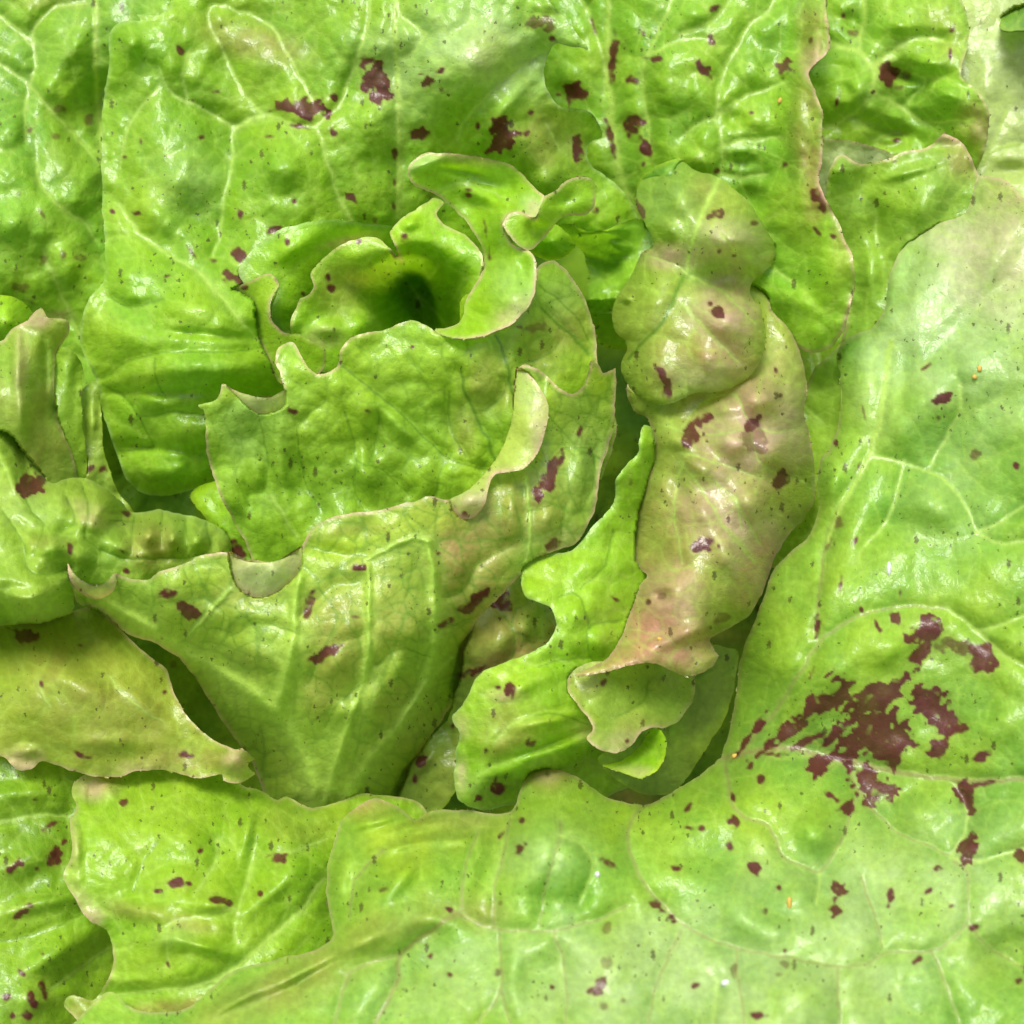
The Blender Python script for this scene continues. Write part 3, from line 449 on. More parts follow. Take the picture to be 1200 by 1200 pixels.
# ------------------------------------------------------------------ maroon spots: x y rx ry turn [strength]
rows(SPOTS, '''
36 153 6 7 0 .8; 105 141 6 6 0 .7; 70 127 7 4 0 .6; 22 337 14 6 -15 .6; 73 297 5 6 0 .7; 52 305 6 6 0 .6; 95 302 7 4 20 .6; 38 355 8 3 20 .6; 50 252 3 8 -30 .7; 22 227 3 4 0 .7; 66 160 4 3 0 .6
352 127 26 11 6; 350 148 14 3 10; 315 160 7 3 0 .7; 392 113 5 6 0; 390 155 4 6 -30; 281 251 4 8 0; 346 238 6 4 45; 320 270 7 5 0; 281 298 10 7 40; 275 326 13 6 20; 160 250 7 3 10; 212 60 7 4 45; 255 107 5 3 0; 226 118 4 3 0; 235 161 4 3 0; 165 166 2 5 0; 252 305 4 3 0; 226 297 2 9 -35; 195 324 4 2 -20; 287 337 5 3 0; 146 184 3 2 0; 132 248 5 3 45; 230 222 8 1.5 -50 .6
430 70 7 8 20; 444 93 17 15 40; 443 112 9 9 0; 430 97 7 10 0; 500 97 8 6 -40; 517 82 6 3 -20; 492 87 4 2 0; 517 105 4 3 0 .7; 537 58 3 5 0 .6; 490 157 10 6 -20; 463 180 3 13 0; 412 232 9 5 35; 560 149 3 6 0; 462 214 2.5 5 0 .8; 461 242 2.5 5 0 .8; 440 258 4 4 0 .6; 507 228 14 4 -25 .5
635 26 14 6 -10 .75; 644 32 8 6 0 .75; 648 45 5 4 40; 586 148 11 11 0; 587 167 16 12 -10; 604 156 11 8 10; 617 155 7 5 -20; 676 172 5 12 0; 677 183 5 5 0; 622 132 5 3 0; 640 167 7 3 20; 697 247 4 4 0 .6
672 108 14 13 0; 684 112 7 10 0; 668 102 9 6 0; 719 64 5 22 3; 716 80 3 16 0 .8; 766 69 9 4 5; 743 93 8 5 0; 747 143 10 6 20; 740 152 8 5 -30; 737 146 5 5 0; 756 174 6 10 -20; 754 193 3 5 0; 714 157 4 14 -12; 718 172 4 12 -15; 749 247 6 14 -25; 727 14 3 4 -40; 754 40 3 4 0; 695 28 2 10 -15 .8
825 83 11 6 30; 833 50 8 5 -30; 832 47 5 8 20; 918 79 10 8 -30; 923 72 4 6 0; 880 132 4 2.5 0; 838 9 6 4 -20; 820 185 8 2 -10 .7; 840 200 4 4 0; 833 254 6 4 5; 818 260 0.1 0.1 0; 920 193 4 2.5 -30; 960 232 6 12 -28; 964 243 4 8 -20; 957 270 2 8 -40; 976 277 7 4 20; 932 222 0.1 .1 0; 927 325 3 1.5 0; 885 262 5 3 0; 950 48 3 5 20; 1000 38 5 4 -20 .7; 930 165 14 14 0 .15; 945 100 12 30 0 .13
1040 87 10 12 0; 1036 80 8 6 0; 1042 96 5 8 0; 1055 102 6 3 -10 .7; 981 118 2.5 9 15; 1114 62 2 7 0; 1116 33 3 4 0; 1024 107 3 3 0; 1050 164 6 3 -10; 1131 173 3 8 -35; 1062 88 5 4 0 .6; 1100 80 0.1 .1 0; 988 18 3 4 0; 1049 189 5 2 -30; 1149 25 2 5 -15 .5; 1118 33 2 3 0
841 364 11 8 30; 833 356 7 5 30; 758 294 7 2 -30; 778 445 5 18 -22; 782 455 6 12 -10; 752 434 2.5 3.5 0; 840 250 6 5 0; 825 490 7 8 20; 812 508 13 12 -40; 806 514 8 10 -30; 820 495 7 10 10; 880 498 8 7 -30; 884 517 14 16 20 .6; 876 500 6 6 0; 914 562 10 9 -35; 918 555 6 8 0; 822 640 10 9 0; 830 636 6 6 0; 814 641 7 4 20; 909 433 3 4 0; 915 463 2.5 3 0; 889 488 4 4 0; 776 698 5 4 0 .6; 760 705 2.5 3 0; 844 725 8 5 -20 .6; 842 640 2 3 0; 860 300 2.5 2.5 0; 843 295 2.5 3 0
1105 467 12 9 -15; 1112 463 6 6 0; 1100 490 3.5 3.5 0 .7; 1145 532 5 5 0 .7; 1190 545 5 5 0; 983 610 4 7 20 .7; 970 640 3 10 30 .8; 1012 483 2 9 -15; 979 519 4 6 20; 1006 548 2 6 20; 1085 430 7 2.5 -35; 958 733 3 14 5; 985 686 2.5 9 5; 1055 694 2 4 0; 1003 633 2.5 5 20; 1010 715 3 5 -20; 950 790 5 8 35; 1078 10 .1 .1 0; 940 775 3 9 35; 1050 725 8 6 40; 1028 733 3 8 -30; 1080 765 8 20 25; 1090 735 12 14 0; 1075 745 12 10 0; 1125 760 18 9 10 .75; 1110 755 14 7 0 .6; 1150 765 14 9 30; 1160 775 8 9 -30; 1145 778 8 10 0; 1075 770 5 8 0
875 868 22 4 -52; 890 848 24 5 -55; 905 868 25 5 -42; 930 850 30 9 -40; 955 828 28 10 -40; 970 818 26 12 -30; 990 812 30 14 0; 1015 820 28 14 -20; 1040 815 16 22 30; 1050 805 8 20 30; 1025 860 30 24 -10; 1035 880 26 14 0; 1000 872 16 14 -30; 1055 868 12 10 0; 960 895 12 12 0; 965 902 8 6 0; 1015 912 16 16 40; 1025 925 18 16 20; 1022 935 12 10 0; 1000 900 14 8 30; 1090 822 22 16 10; 1100 840 16 12 0; 1110 850 14 9 0; 1120 855 16 6 -10; 1098 878 14 7 -40; 945 868 18 5 -30; 935 893 0.1 0.1 0; 980 860 24 4 -40; 902 884 9 3 0; 880 898 3 5 30; 891 914 4 7 20
978 936 10 4 30; 990 946 10 5 -30; 997 945 4 9 10; 1130 925 12 10 0; 1133 940 8 14 0; 1145 920 16 4 -10; 1148 888 11 5 -20; 1134 992 10 12 30; 1132 1008 8 8 0; 1195 1003 9 7 0; 1195 1000 6 6 0; 1098 1018 6 4 0; 1090 1044 6 3.5 -25; 1115 1062 5 4 -40; 983 1043 8 9 0; 979 1052 4 3 0; 980 1068 6 5 0; 1043 1052 5 11 0; 884 1016 6 8 -35; 856 992 5 7 10; 860 963 6 6 0; 859 935 3 8 -15; 913 1040 3 3 0; 896 1068 3 4 0; 1076 1125 6 4 -25; 917 1129 7 5 20 .6; 913 1142 5 3 0 .6; 815 1155 5 3 -20; 888 1190 8 4 10; 1141 1086 7 5 0; 806 945 3 7 35; 806 970 6 2.5 10; 822 970 4 4 0; 792 1017 8 4 0; 813 925 0.1 .1 0; 830 928 0.1 .1 0; 1193 1150 5 4 0; 920 1115 3 3 0; 860 1140 4 8 0 .6
767 1060 10 5 20; 780 1070 11 5 25; 610 993 6 9 20; 714 1012 10 4 30; 612 962 4 3 -30; 587 978 3 6 30; 524 1065 6 4 10; 505 1120 4 4 0; 450 1042 5 3 -20 .7; 641 908 4 8 5 .5; 710 1130 7 6 0 .5; 703 1155 13 6 -50; 698 1160 8 6 0; 646 1157 4 4 0; 707 1180 5 4 0 .6; 730 1172 4 4 0 .6; 712 1088 4 6 0 .6; 586 1059 3 3 0 .6; 584 1141 4 4 0 .7; 790 1080 4 3 0; 527 1142 4 3 0; 900 1100 .1 .1 0
104 505 0.1 .1 0; 37 568 13 13 0; 44 573 9 7 0; 32 562 7 8 0; 118 550 8 7 0; 104 550 12 6 -10; 149 602 6 3 20; 82 643 4 8 -10; 143 646 7 2.5 40; 148 669 5 3 30; 276 643 12 7 35; 282 648 10 6 20; 103 690 .1 .1 0; 50 585 .1 .1 0
342 482 7 4 10; 380 690 .1 .1 0; 197 696 9 6 0; 213 710 8 7 20; 222 718 12 9 30; 362 710 5 16 22; 382 765 18 6 -35; 372 770 10 4 -20; 420 665 8 4 10; 557 705 18 7 -32; 548 712 12 6 -20; 525 729 14 3.5 -22; 586 702 12 14 0; 555 787 17 5 -22; 544 605 4 4 0; 650 545 7 14 25; 640 565 10 12 40; 630 578 8 8 0; 648 637 9 6 -25; 678 507 4 6 20; 513 648 4 3 -30; 417 723 6 3 0; 190 748 3 2 0; 626 509 .1 .1 0
597 808 8 6 -20; 601 812 3 8 0; 584 806 4 3 0; 621 871 7 4 -10; 570 880 3 3.5 30; 584 923 9 6 -10; 581 913 2.5 5 20; 561 935 3.5 3.5 0; 486 913 5 6 -10; 495 893 5 6 20; 721 702 6 3 25; 707 799 3 5 30; 735 868 3 3 0; 530 851 3 3 0; 739 562 5 7 10 .6
625 385 13 6 -20 .55; 606 383 7 5 0 .8; 570 277 2 16 -8; 573 292 2 12 -2 ; 548 228 3 5 -50; 547 232 0.1 .1 0; 547 222 5 3 0; 474 277 5 5 0; 473 305 6 9 -20; 462 300 3 7 -40; 324 327 4 6 -30; 384 324 3 5 0; 388 337 4 4 0; 336 283 3 4 0; 420 282 3 3 0; 355 344 4 3 0; 393 293 4 3 -30; 483 407 4 3 0; 431 482 4 2.5 20; 668 240 .1 .1 0; 698 247 3 3 0
12 737 14 4 20; 30 746 16 8 5; 128 892 .1 .1 0; 93 883 7 4 20; 102 888 8 3 10; 217 884 8 4 15; 125 813 10 8 0 .25; 48 800 3 5 -30; 94 756 4 3 10; 193 811 3 3 0; 203 780 6 6 0 .4; 10 900 .1 .1 0
144 940 5 5 0; 210 1036 12 5 0; 222 1036 5 4 0; 185 1044 6 2.5 0; 255 1054 11 4 15; 268 1058 6 4 10; 328 1005 9 5 5; 197 1130 2.5 5 -20; 235 998 3 3 0; 305 1048 3 4 0
62 966 12 4 -35; 75 985 5 6 0; 18 1015 14 6 -50; 24 1012 8 6 0; 62 1003 5 12 35; 66 1000 6 8 0; 25 1070 16 4 -30; 36 1062 8 4 0; 26 1140 8 4 35; 52 1160 4 13 -20; 38 1172 4 12 -25; 28 1190 10 5 10; 43 1018 3 3 0; 50 1117 3 3 0; 8 1168 4 3 0; 40 937 4 2 0; 15 1190 4 4 0
''')
# ------------------------------------------------------------------ bronze, pink and pale flushes, some pale ones painting in sheen: x y rx ry turn amount colour
rows(TINTS, '''
300 50 60 22 15 .45 tint; 60 3 40 8 0 .2 tint; 70 190 30 30 0 .12 tint; 560 50 90 60 0 .6 pale; 480 110 40 40 0 .3 pale; 215 215 40 50 0 .25 pale; 640 170 40 40 0 .30 tint; 480 80 60 60 0 .18 pale; 570 60 30 30 0 .2 tint
950 40 16 40 0 .45 tint; 955 75 14 20 0 .5 pink; 945 150 20 60 0 .5 tint; 955 210 14 50 0 .5 tint; 985 290 14 50 0 .3 tint; 940 250 30 60 0 .15 tint
860 285 36 26 20 .35 pale; 800 240 30 30 0 .25 pale; 790 300 40 16 0 .5 tint; 825 220 20 20 0 .3 tint
860 360 34 40 20 .55 tint; 840 420 50 24 0 .4 tint; 780 440 20 30 0 .25 tint
860 520 80 70 0 .5 tint; 840 620 90 90 0 .5 tint; 840 400 70 60 0 .3 tint; 880 500 60 80 20 .6 blush; 880 640 40 80 -20 .6 blush; 790 730 50 60 0 .45 blush; 830 440 50 20 0 .4 blush; 850 370 40 40 30 .6 blush; 860 285 40 24 20 .5 blush; 790 300 40 14 0 .5 blush; 820 590 40 40 0 .3 blush; 780 720 60 60 0 .6 tint; 760 765 100 28 0 .75 bronze; 745 735 34 34 0 .5 bronze; 880 680 16 50 20 .55 bronze; 790 690 30 26 0 .45 pink; 905 600 18 60 0 -.0 tint; 880 460 40 40 0 .25 tint; 850 740 40 20 0 .3 tint
1180 230 50 40 0 .35 tint; 1130 190 30 30 0 .35 tint; 1110 160 20 12 0 .5 pink; 1100 320 80 80 0 .25 pale; 1150 420 70 60 0 .20 pale; 1140 140 20 30 0 .35 tint; 1150 150 12 40 0 .35 pink; 1110 40 24 40 0 .25 tint; 1180 60 50 80 0 .3 pale
640 910 34 20 0 .5 tint; 640 905 16 12 0 .5 pink; 720 930 60 16 20 .4 tint; 430 945 50 16 -5 .45 tint; 500 980 80 30 -10 .25 tint; 540 960 60 14 0 .35 tint; 340 1150 120 30 -25 .45 tint; 200 1185 70 14 -10 .6 tint; 470 1000 110 60 0 .6 yellow; 690 955 110 40 0 .4 yellow; 420 1110 120 40 -20 .35 yellow; 860 960 70 50 0 .4 yellow; 930 780 60 80 20 .25 yellow; 1080 740 120 80 0 .3 yellow; 480 1080 70 30 -20 .3 tint; 500 1150 120 60 0 .2 pale; 700 1150 160 80 0 .40 pale; 900 1160 240 90 0 .6 pale; 1100 1050 150 90 0 .5 pale; 760 1120 120 60 0 .4 pale; 1120 380 130 140 0 .6 pale; 1180 280 90 90 0 .5 blush; 1030 450 30 60 0 .35 pale; 1110 590 60 50 0 .3 pale; 930 1040 120 60 0 .2 pale; 540 1140 80 50 0 .25 pale; 640 1000 50 40 0 .3 pale; 560 1070 40 20 0 .3 tint; 860 1070 50 40 0 .2 pale; 640 1010 40 30 0 .2 pale; 1180 1140 50 40 0 -.1 tint
180 640 30 26 0 .4 tint; 110 600 40 10 20 .25 pink; 105 610 20 8 20 .4 pink; 30 590 40 30 0 .2 pale; 25 430 10 50 0 .55 pink; 40 375 20 14 0 .6 pink; 45 470 14 60 0 .3 tint; 60 720 40 18 0 .35 pale; 55 635 24 10 0 .3 tint; 70 370 16 8 0 .4 pink
270 700 60 20 0 .2 tint; 400 760 50 60 0 .32 tint; 440 720 60 60 0 .28 tint; 545 690 50 70 0 .5 tint; 590 620 50 60 0 .5 tint; 510 600 40 30 0 .3 tint; 530 640 30 40 0 .4 tint; 430 620 60 10 -5 .3 tint; 480 830 30 40 0 .35 tint; 640 590 40 50 0 .25 tint; 300 780 30 20 0 .2 tint; 130 690 60 12 0 .2 tint; 660 630 30 16 0 .3 pink; 690 520 30 60 0 .25 pale; 370 820 20 26 0 .25 tint
555 592 24 16 0 .5 blush; 632 510 12 40 0 .5 blush; 300 474 26 10 0 .4 pale; 310 675 30 16 0 .5 pale; 110 695 30 12 0 .4 pale; 620 460 10 30 0 .2 pale
590 745 50 50 0 .35 tint; 600 770 60 14 -20 .5 tint; 650 735 14 30 0 .5 tint; 580 850 40 26 -20 .5 tint; 540 850 16 20 0 .5 pink; 590 815 24 10 0 .5 pink; 560 925 26 20 0 .3 pale; 600 870 40 12 -30 .4 tint; 540 910 10 30 0 .4 pink
695 855 24 16 0 .4 pink; 740 850 50 24 0 .25 tint; 690 800 24 20 0 .25 tint; 735 905 30 8 0 .35 pink; 720 870 30 14 0 .4 pink
415 282 34 8 -10 .65 pink; 400 340 30 30 0 .35 tint; 430 320 40 20 0 .25 tint; 500 190 24 8 -20 .5 pale; 610 350 26 36 -30 .4 pale; 600 370 30 16 -30 .35 pink; 622 240 14 14 0 .5 pale; 625 246 8 12 0 .4 pink; 285 320 8 20 20 .4 pale; 560 188 50 6 5 .4 pink; 640 405 40 40 0 .3 tint; 575 450 30 40 0 .3 tint; 545 505 20 30 0 .25 tint; 680 380 24 40 -30 .3 tint; 660 345 24 26 0 .2 pale; 380 395 24 12 0 .3 pink; 440 430 80 50 0 .25 yellow; 300 500 60 40 0 .2 pale; 650 440 50 20 0 .25 yellow; 700 450 14 20 0 .4 yellow; 400 640 60 16 -15 .6 yellow; 490 610 50 20 -5 .6 yellow; 230 680 40 20 0 .5 yellow; 340 880 40 50 0 .4 yellow; 260 790 60 20 35 .4 yellow; 700 470 20 40 0 .4 yellow; 270 462 14 8 0 .4 yellow
130 850 100 50 0 .2 tint; 60 790 60 40 0 .2 tint; 220 890 60 16 0 .45 tint; 25 890 20 14 0 .55 pink; 275 895 14 16 0 .6 pink; 170 900 60 8 0 .2 pink
112 922 26 18 0 .6 pink; 130 918 18 14 0 .4 tint; 85 990 10 40 0 .3 pink; 95 1060 14 20 -30 .4 pink; 110 1075 12 10 0 .5 pink; 170 1070 50 14 10 .35 tint; 230 1085 40 10 10 .3 tint; 350 970 60 30 0 .15 tint; 430 940 30 10 0 .3 tint; 100 1180 20 16 0 .4 tint; 205 1095 30 16 0 .25 pale
''')
SPOTS = [s for s in SPOTS if s[2] > 0.5]

SPECKS = [
 (850, 1152, 5, 3.5, -10, 'w', 'grit', 'larger white speck on the big leaf near the bottom edge'),
 (1042, 667, 2.5, 8, 0, 'w', 'grit', 'slender white speck upright on the big leaf at right'),
 (700, 1025, 3, 3.5, 0, 'w', 'grit', 'small round white speck on the bulge of the big leaf'),
 (925, 1058, 3, 7, 0, 'y', 'pollen_grain', 'slender orange speck on the big leaf below the maroon blotch'),
 (861, 886, 4, 3.5, 0, 'y', 'pollen_grain', 'orange speck at the base of the red-brown midrib'),
 (773, 749, 3.5, 2.5, 20, 'y', 'pollen_grain', 'yellow speck on the bronze tip of the crumpled leaf'),
 (1148, 432, 3, 4, 0, 'y', 'pollen_grain', 'upper yellow speck on the pale part of the big leaf at right'),
 (1142, 442, 3, 3, 0, 'y', 'pollen_grain', 'lower yellow speck on the pale part of the big leaf at right'),
 (914, 118, 3, 4, 30, 'y', 'pollen_grain', 'yellow speck on the folded leaf at the top'),
]
# ------------------------------------------------------------------ build
G1 = (0.235, 0.475, 0.022)
def mix(a, b, t):
    t = np.clip(t, 0, 1)
    if t.ndim == 2: t = t[..., None]
    return a * (1 - t) + b * t
PAL = {
    'lightvein': np.array((0.45, 0.66, 0.10)), 'darkvein': np.array((0.10, 0.24, 0.012)), 'redvein': np.array((0.27, 0.25, 0.07)),
    'spot': np.array((0.105, 0.016, 0.020)), 'tint': np.array((0.40, 0.18, 0.11)), 'pink': np.array((0.72, 0.47, 0.35)),
    'pale': np.array((0.47, 0.64, 0.27)), 'bronze': np.array((0.50, 0.22, 0.15)), 'blush': np.array((0.66, 0.50, 0.38)), 'yellow': np.array((0.40, 0.58, 0.02)),  # pale: light leaf colour, also laid on as painted sheen
}

def build_material():
    m = bpy.data.materials.new('leaf_tissue'); m.use_nodes = True
    nt = m.node_tree; nt.nodes.clear(); nd = nt.nodes.new; lk = nt.links.new
    out = nd('ShaderNodeOutputMaterial')
    pig = nd('ShaderNodeAttribute'); pig.attribute_name = 'pigment'
    pl = nd('ShaderNodeAttribute'); pl.attribute_name = 'plan'
    # mottling
    n1 = nd('ShaderNodeTexNoise'); n1.inputs['Scale'].default_value = 0.11; n1.inputs['Detail'].default_value = 4
    lk(pl.outputs['Vector'], n1.inputs['Vector'])
    r1 = nd('ShaderNodeMapRange'); r1.inputs[1].default_value = 0.3; r1.inputs[2].default_value = 0.7; r1.inputs[3].default_value = 0.86; r1.inputs[4].default_value = 1.12
    lk(n1.outputs[0], r1.inputs[0])
    mul = nd('ShaderNodeVectorMath'); mul.operation = 'SCALE'
    lk(pig.outputs['Color'], mul.inputs[0]); lk(r1.outputs[0], mul.inputs['Scale'])
    # small dark freckles, stretched a little and uneven in size
    wv = nd('ShaderNodeTexNoise'); wv.inputs['Scale'].default_value = 0.35; wv.inputs['Detail'].default_value = 2
    lk(pl.outputs['Vector'], wv.inputs['Vector'])
    wadd = nd('ShaderNodeVectorMath'); wadd.operation = 'MULTIPLY_ADD'; wadd.inputs[1].default_value = (7.0, 7.0, 0)
    lk(wv.outputs['Color'], wadd.inputs[0]); lk(pl.outputs['Vector'], wadd.inputs[2])
    mask = None
    dens = nd('ShaderNodeTexNoise'); dens.inputs['Scale'].default_value = 0.012; dens.inputs['Detail'].default_value = 2
    lk(pl.outputs['Vector'], dens.inputs['Vector'])
    for scale, size, cut, stretch in ((1/8.5, 0.085, 0.72, 0.8), (1/15.0, 0.09, 0.68, 0.65), (1/29.0, 0.085, 0.66, 0.45)):
        mp = nd('ShaderNodeMapping'); mp.inputs['Scale'].default_value = (scale, scale * stretch, 1); mp.inputs['Rotation'].default_value = (0, 0, 0.5 if stretch < 1 else 0)
        lk(wadd.outputs[0], mp.inputs[0])
        vo = nd('ShaderNodeTexVoronoi'); vo.voronoi_dimensions = '2D'; vo.inputs['Scale'].default_value = 1.0
        lk(mp.outputs[0], vo.inputs['Vector'])
        sp = nd('ShaderNodeSeparateColor'); lk(vo.outputs['Color'], sp.inputs[0])
        # radius of this freckle: random per cell, nothing below the cut
        sub = nd('ShaderNodeMapRange'); sub.inputs[1].default_value = cut; sub.inputs[2].default_value = 1.0; sub.inputs[3].default_value = 0.0; sub.inputs[4].default_value = size * 1.35
        ad = nd('ShaderNodeMath'); ad.operation = 'MULTIPLY_ADD'; ad.inputs[1].default_value = 2.0; ad.inputs[2].default_value = -1.0
        lk(dens.outputs[0], ad.inputs[0])
        ad2 = nd('ShaderNodeMath'); ad2.operation = 'ADD'; lk(sp.outputs[0], ad2.inputs[0]); lk(ad.outputs[0], ad2.inputs[1])
        lk(ad2.outputs[0], sub.inputs[0])
        df = nd('ShaderNodeMath'); df.operation = 'SUBTRACT'; lk(sub.outputs[0], df.inputs[0]); lk(vo.outputs['Distance'], df.inputs[1])
        sm = nd('ShaderNodeMapRange'); sm.inputs[1].default_value = 0.0; sm.inputs[2].default_value = 0.05
        lk(df.outputs[0], sm.inputs[0])
        if mask is None: mask = sm
        else:
            mx_ = nd('ShaderNodeMath'); mx_.operation = 'MAXIMUM'; lk(mask.outputs[0], mx_.inputs[0]); lk(sm.outputs[0], mx_.inputs[1]); mask = mx_
    fr = nd('ShaderNodeMath'); fr.operation = 'MULTIPLY'; lk(mask.outputs[0], fr.inputs[0]); fr.inputs[1].default_value = 0.72
    mc = nd('ShaderNodeMix'); mc.data_type = 'RGBA'; lk(fr.outputs[0], mc.inputs[0]); lk(mul.outputs[0], mc.inputs[6]); mc.inputs[7].default_value = (0.055, 0.03, 0.012, 1)
    # fine relief
    v2 = nd('ShaderNodeTexVoronoi'); v2.feature = 'DISTANCE_TO_EDGE'; v2.voronoi_dimensions = '2D'; v2.inputs['Scale'].default_value = 1 / 9.0
    lk(wadd.outputs[0], v2.inputs['Vector'])
    s2 = nd('ShaderNodeMapRange'); s2.inputs[2].default_value = 0.25; lk(v2.outputs[0], s2.inputs[0])
    n3 = nd('ShaderNodeTexNoise'); n3.inputs['Scale'].default_value = 0.5; n3.inputs['Detail'].default_value = 3; lk(pl.outputs['Vector'], n3.inputs['Vector'])
    ha = nd('ShaderNodeMath'); ha.operation = 'MULTIPLY_ADD'; lk(n3.outputs[0], ha.inputs[0]); ha.inputs[1].default_value = 1.1; lk(s2.outputs[0], ha.inputs[2])
    bp = nd('ShaderNodeBump'); bp.inputs['Strength'].default_value = 0.24; bp.inputs['Distance'].default_value = 0.00022
    lk(ha.outputs[0], bp.inputs['Height'])
    pb = nd('ShaderNodeBsdfPrincipled')
    lk(mc.outputs[2], pb.inputs['Base Color']); lk(bp.outputs[0], pb.inputs['Normal'])
    rg = nd('ShaderNodeMapRange'); rg.inputs[3].default_value = 0.42; rg.inputs[4].default_value = 0.56; lk(n1.outputs[0], rg.inputs[0])
    lk(rg.outputs[0], pb.inputs['Roughness'])
    pb.inputs['IOR'].default_value = 1.5
    cw = nd('ShaderNodeMath'); cw.operation = 'MULTIPLY'; cw.inputs[1].default_value = 0.7; lk(pig.outputs['Alpha'], cw.inputs[0]); lk(cw.outputs[0], pb.inputs['Coat Weight'])
    sw = nd('ShaderNodeMath'); sw.operation = 'MULTIPLY'; sw.inputs[1].default_value = 0.28; lk(pig.outputs['Alpha'], sw.inputs[0]); lk(sw.outputs[0], pb.inputs['Specular IOR Level'])
    pb.inputs['Coat Roughness'].default_value = 0.23; lk(bp.outputs[0], pb.inputs['Coat Normal'])
    tr = nd('ShaderNodeBsdfTranslucent'); lk(bp.outputs[0], tr.inputs['Normal'])
    tc = nd('ShaderNodeVectorMath'); tc.operation = 'MULTIPLY'; tc.inputs[1].default_value = (1.35, 1.35, 0.5); lk(mc.outputs[2], tc.inputs[0]); lk(tc.outputs[0], tr.inputs['Color'])
    ms = nd('ShaderNodeMixShader'); ms.inputs[0].default_value = 0.36
    lk(pb.outputs[0], ms.inputs[1]); lk(tr.outputs[0], ms.inputs[2]); lk(ms.outputs[0], out.inputs['Surface'])
    return m
TISSUE = build_material()

TREND = 0.26
def to_world(px, py, z):
    k = UNIT * (DIST - z) / DIST
    x, y, w = (px - 600) * k, (600 - py) * k, z * UNIT
    c, s = math.cos(TILT), math.sin(TILT)
    return np.stack([x, c * y - s * w, s * y + c * w], -1)

def assign(items, M, test):
    keep, rest = [], []
    for it in items: (keep if test(it, M) else rest).append(it)
    return keep, rest
def at(M, x, y):
    i, j = int(round((y - X0) / ST)), int(round((x - X0) / ST))
    return 0 <= i < N and 0 <= j < N and M[i, j]

def wobble(P):
    Q = spline(P, False)
    q = ((Q - X0) / ST).astype(int).clip(0, N - 1)
    return Q + 0.55 * np.stack([WX[q[:, 1], q[:, 0]] + 1.2 * NC[q[:, 1], q[:, 0]], WY[q[:, 1], q[:, 0]] + 1.2 * NC[q[:, 0], q[:, 1]]], -1)
fine = vnoise(5, 91) + 0.6 * vnoise(3.6, 92)
STREAK = sum(np.roll(fine, (int(round(-0.8 * k / ST * 1.75)), int(round(k / ST * 1.75))), (0, 1)) for k in range(-7, 8)) / 4.5
SPN = WX[:N, :N] * 0.30 + ND[:N, :N] * 1.0 + WY[:N, :N] * 0.2 + 0.9 * NC[:N, :N] + 0.9 * vnoise(4.5, 91)[:N, :N]
TOP = np.full((N, N), -1e9)      # height of the foremost sheet (for the specks that lie on leaves)
CEIL = np.full((N, N), 1e9)      # the lowest sheet so far: later sheets pass below it
veins, bumps, spots, tints = list(VEINS), list(BUMPS), list(SPOTS), list(TINTS)
pieces = {}                      # leaf key -> list of sheet meshes

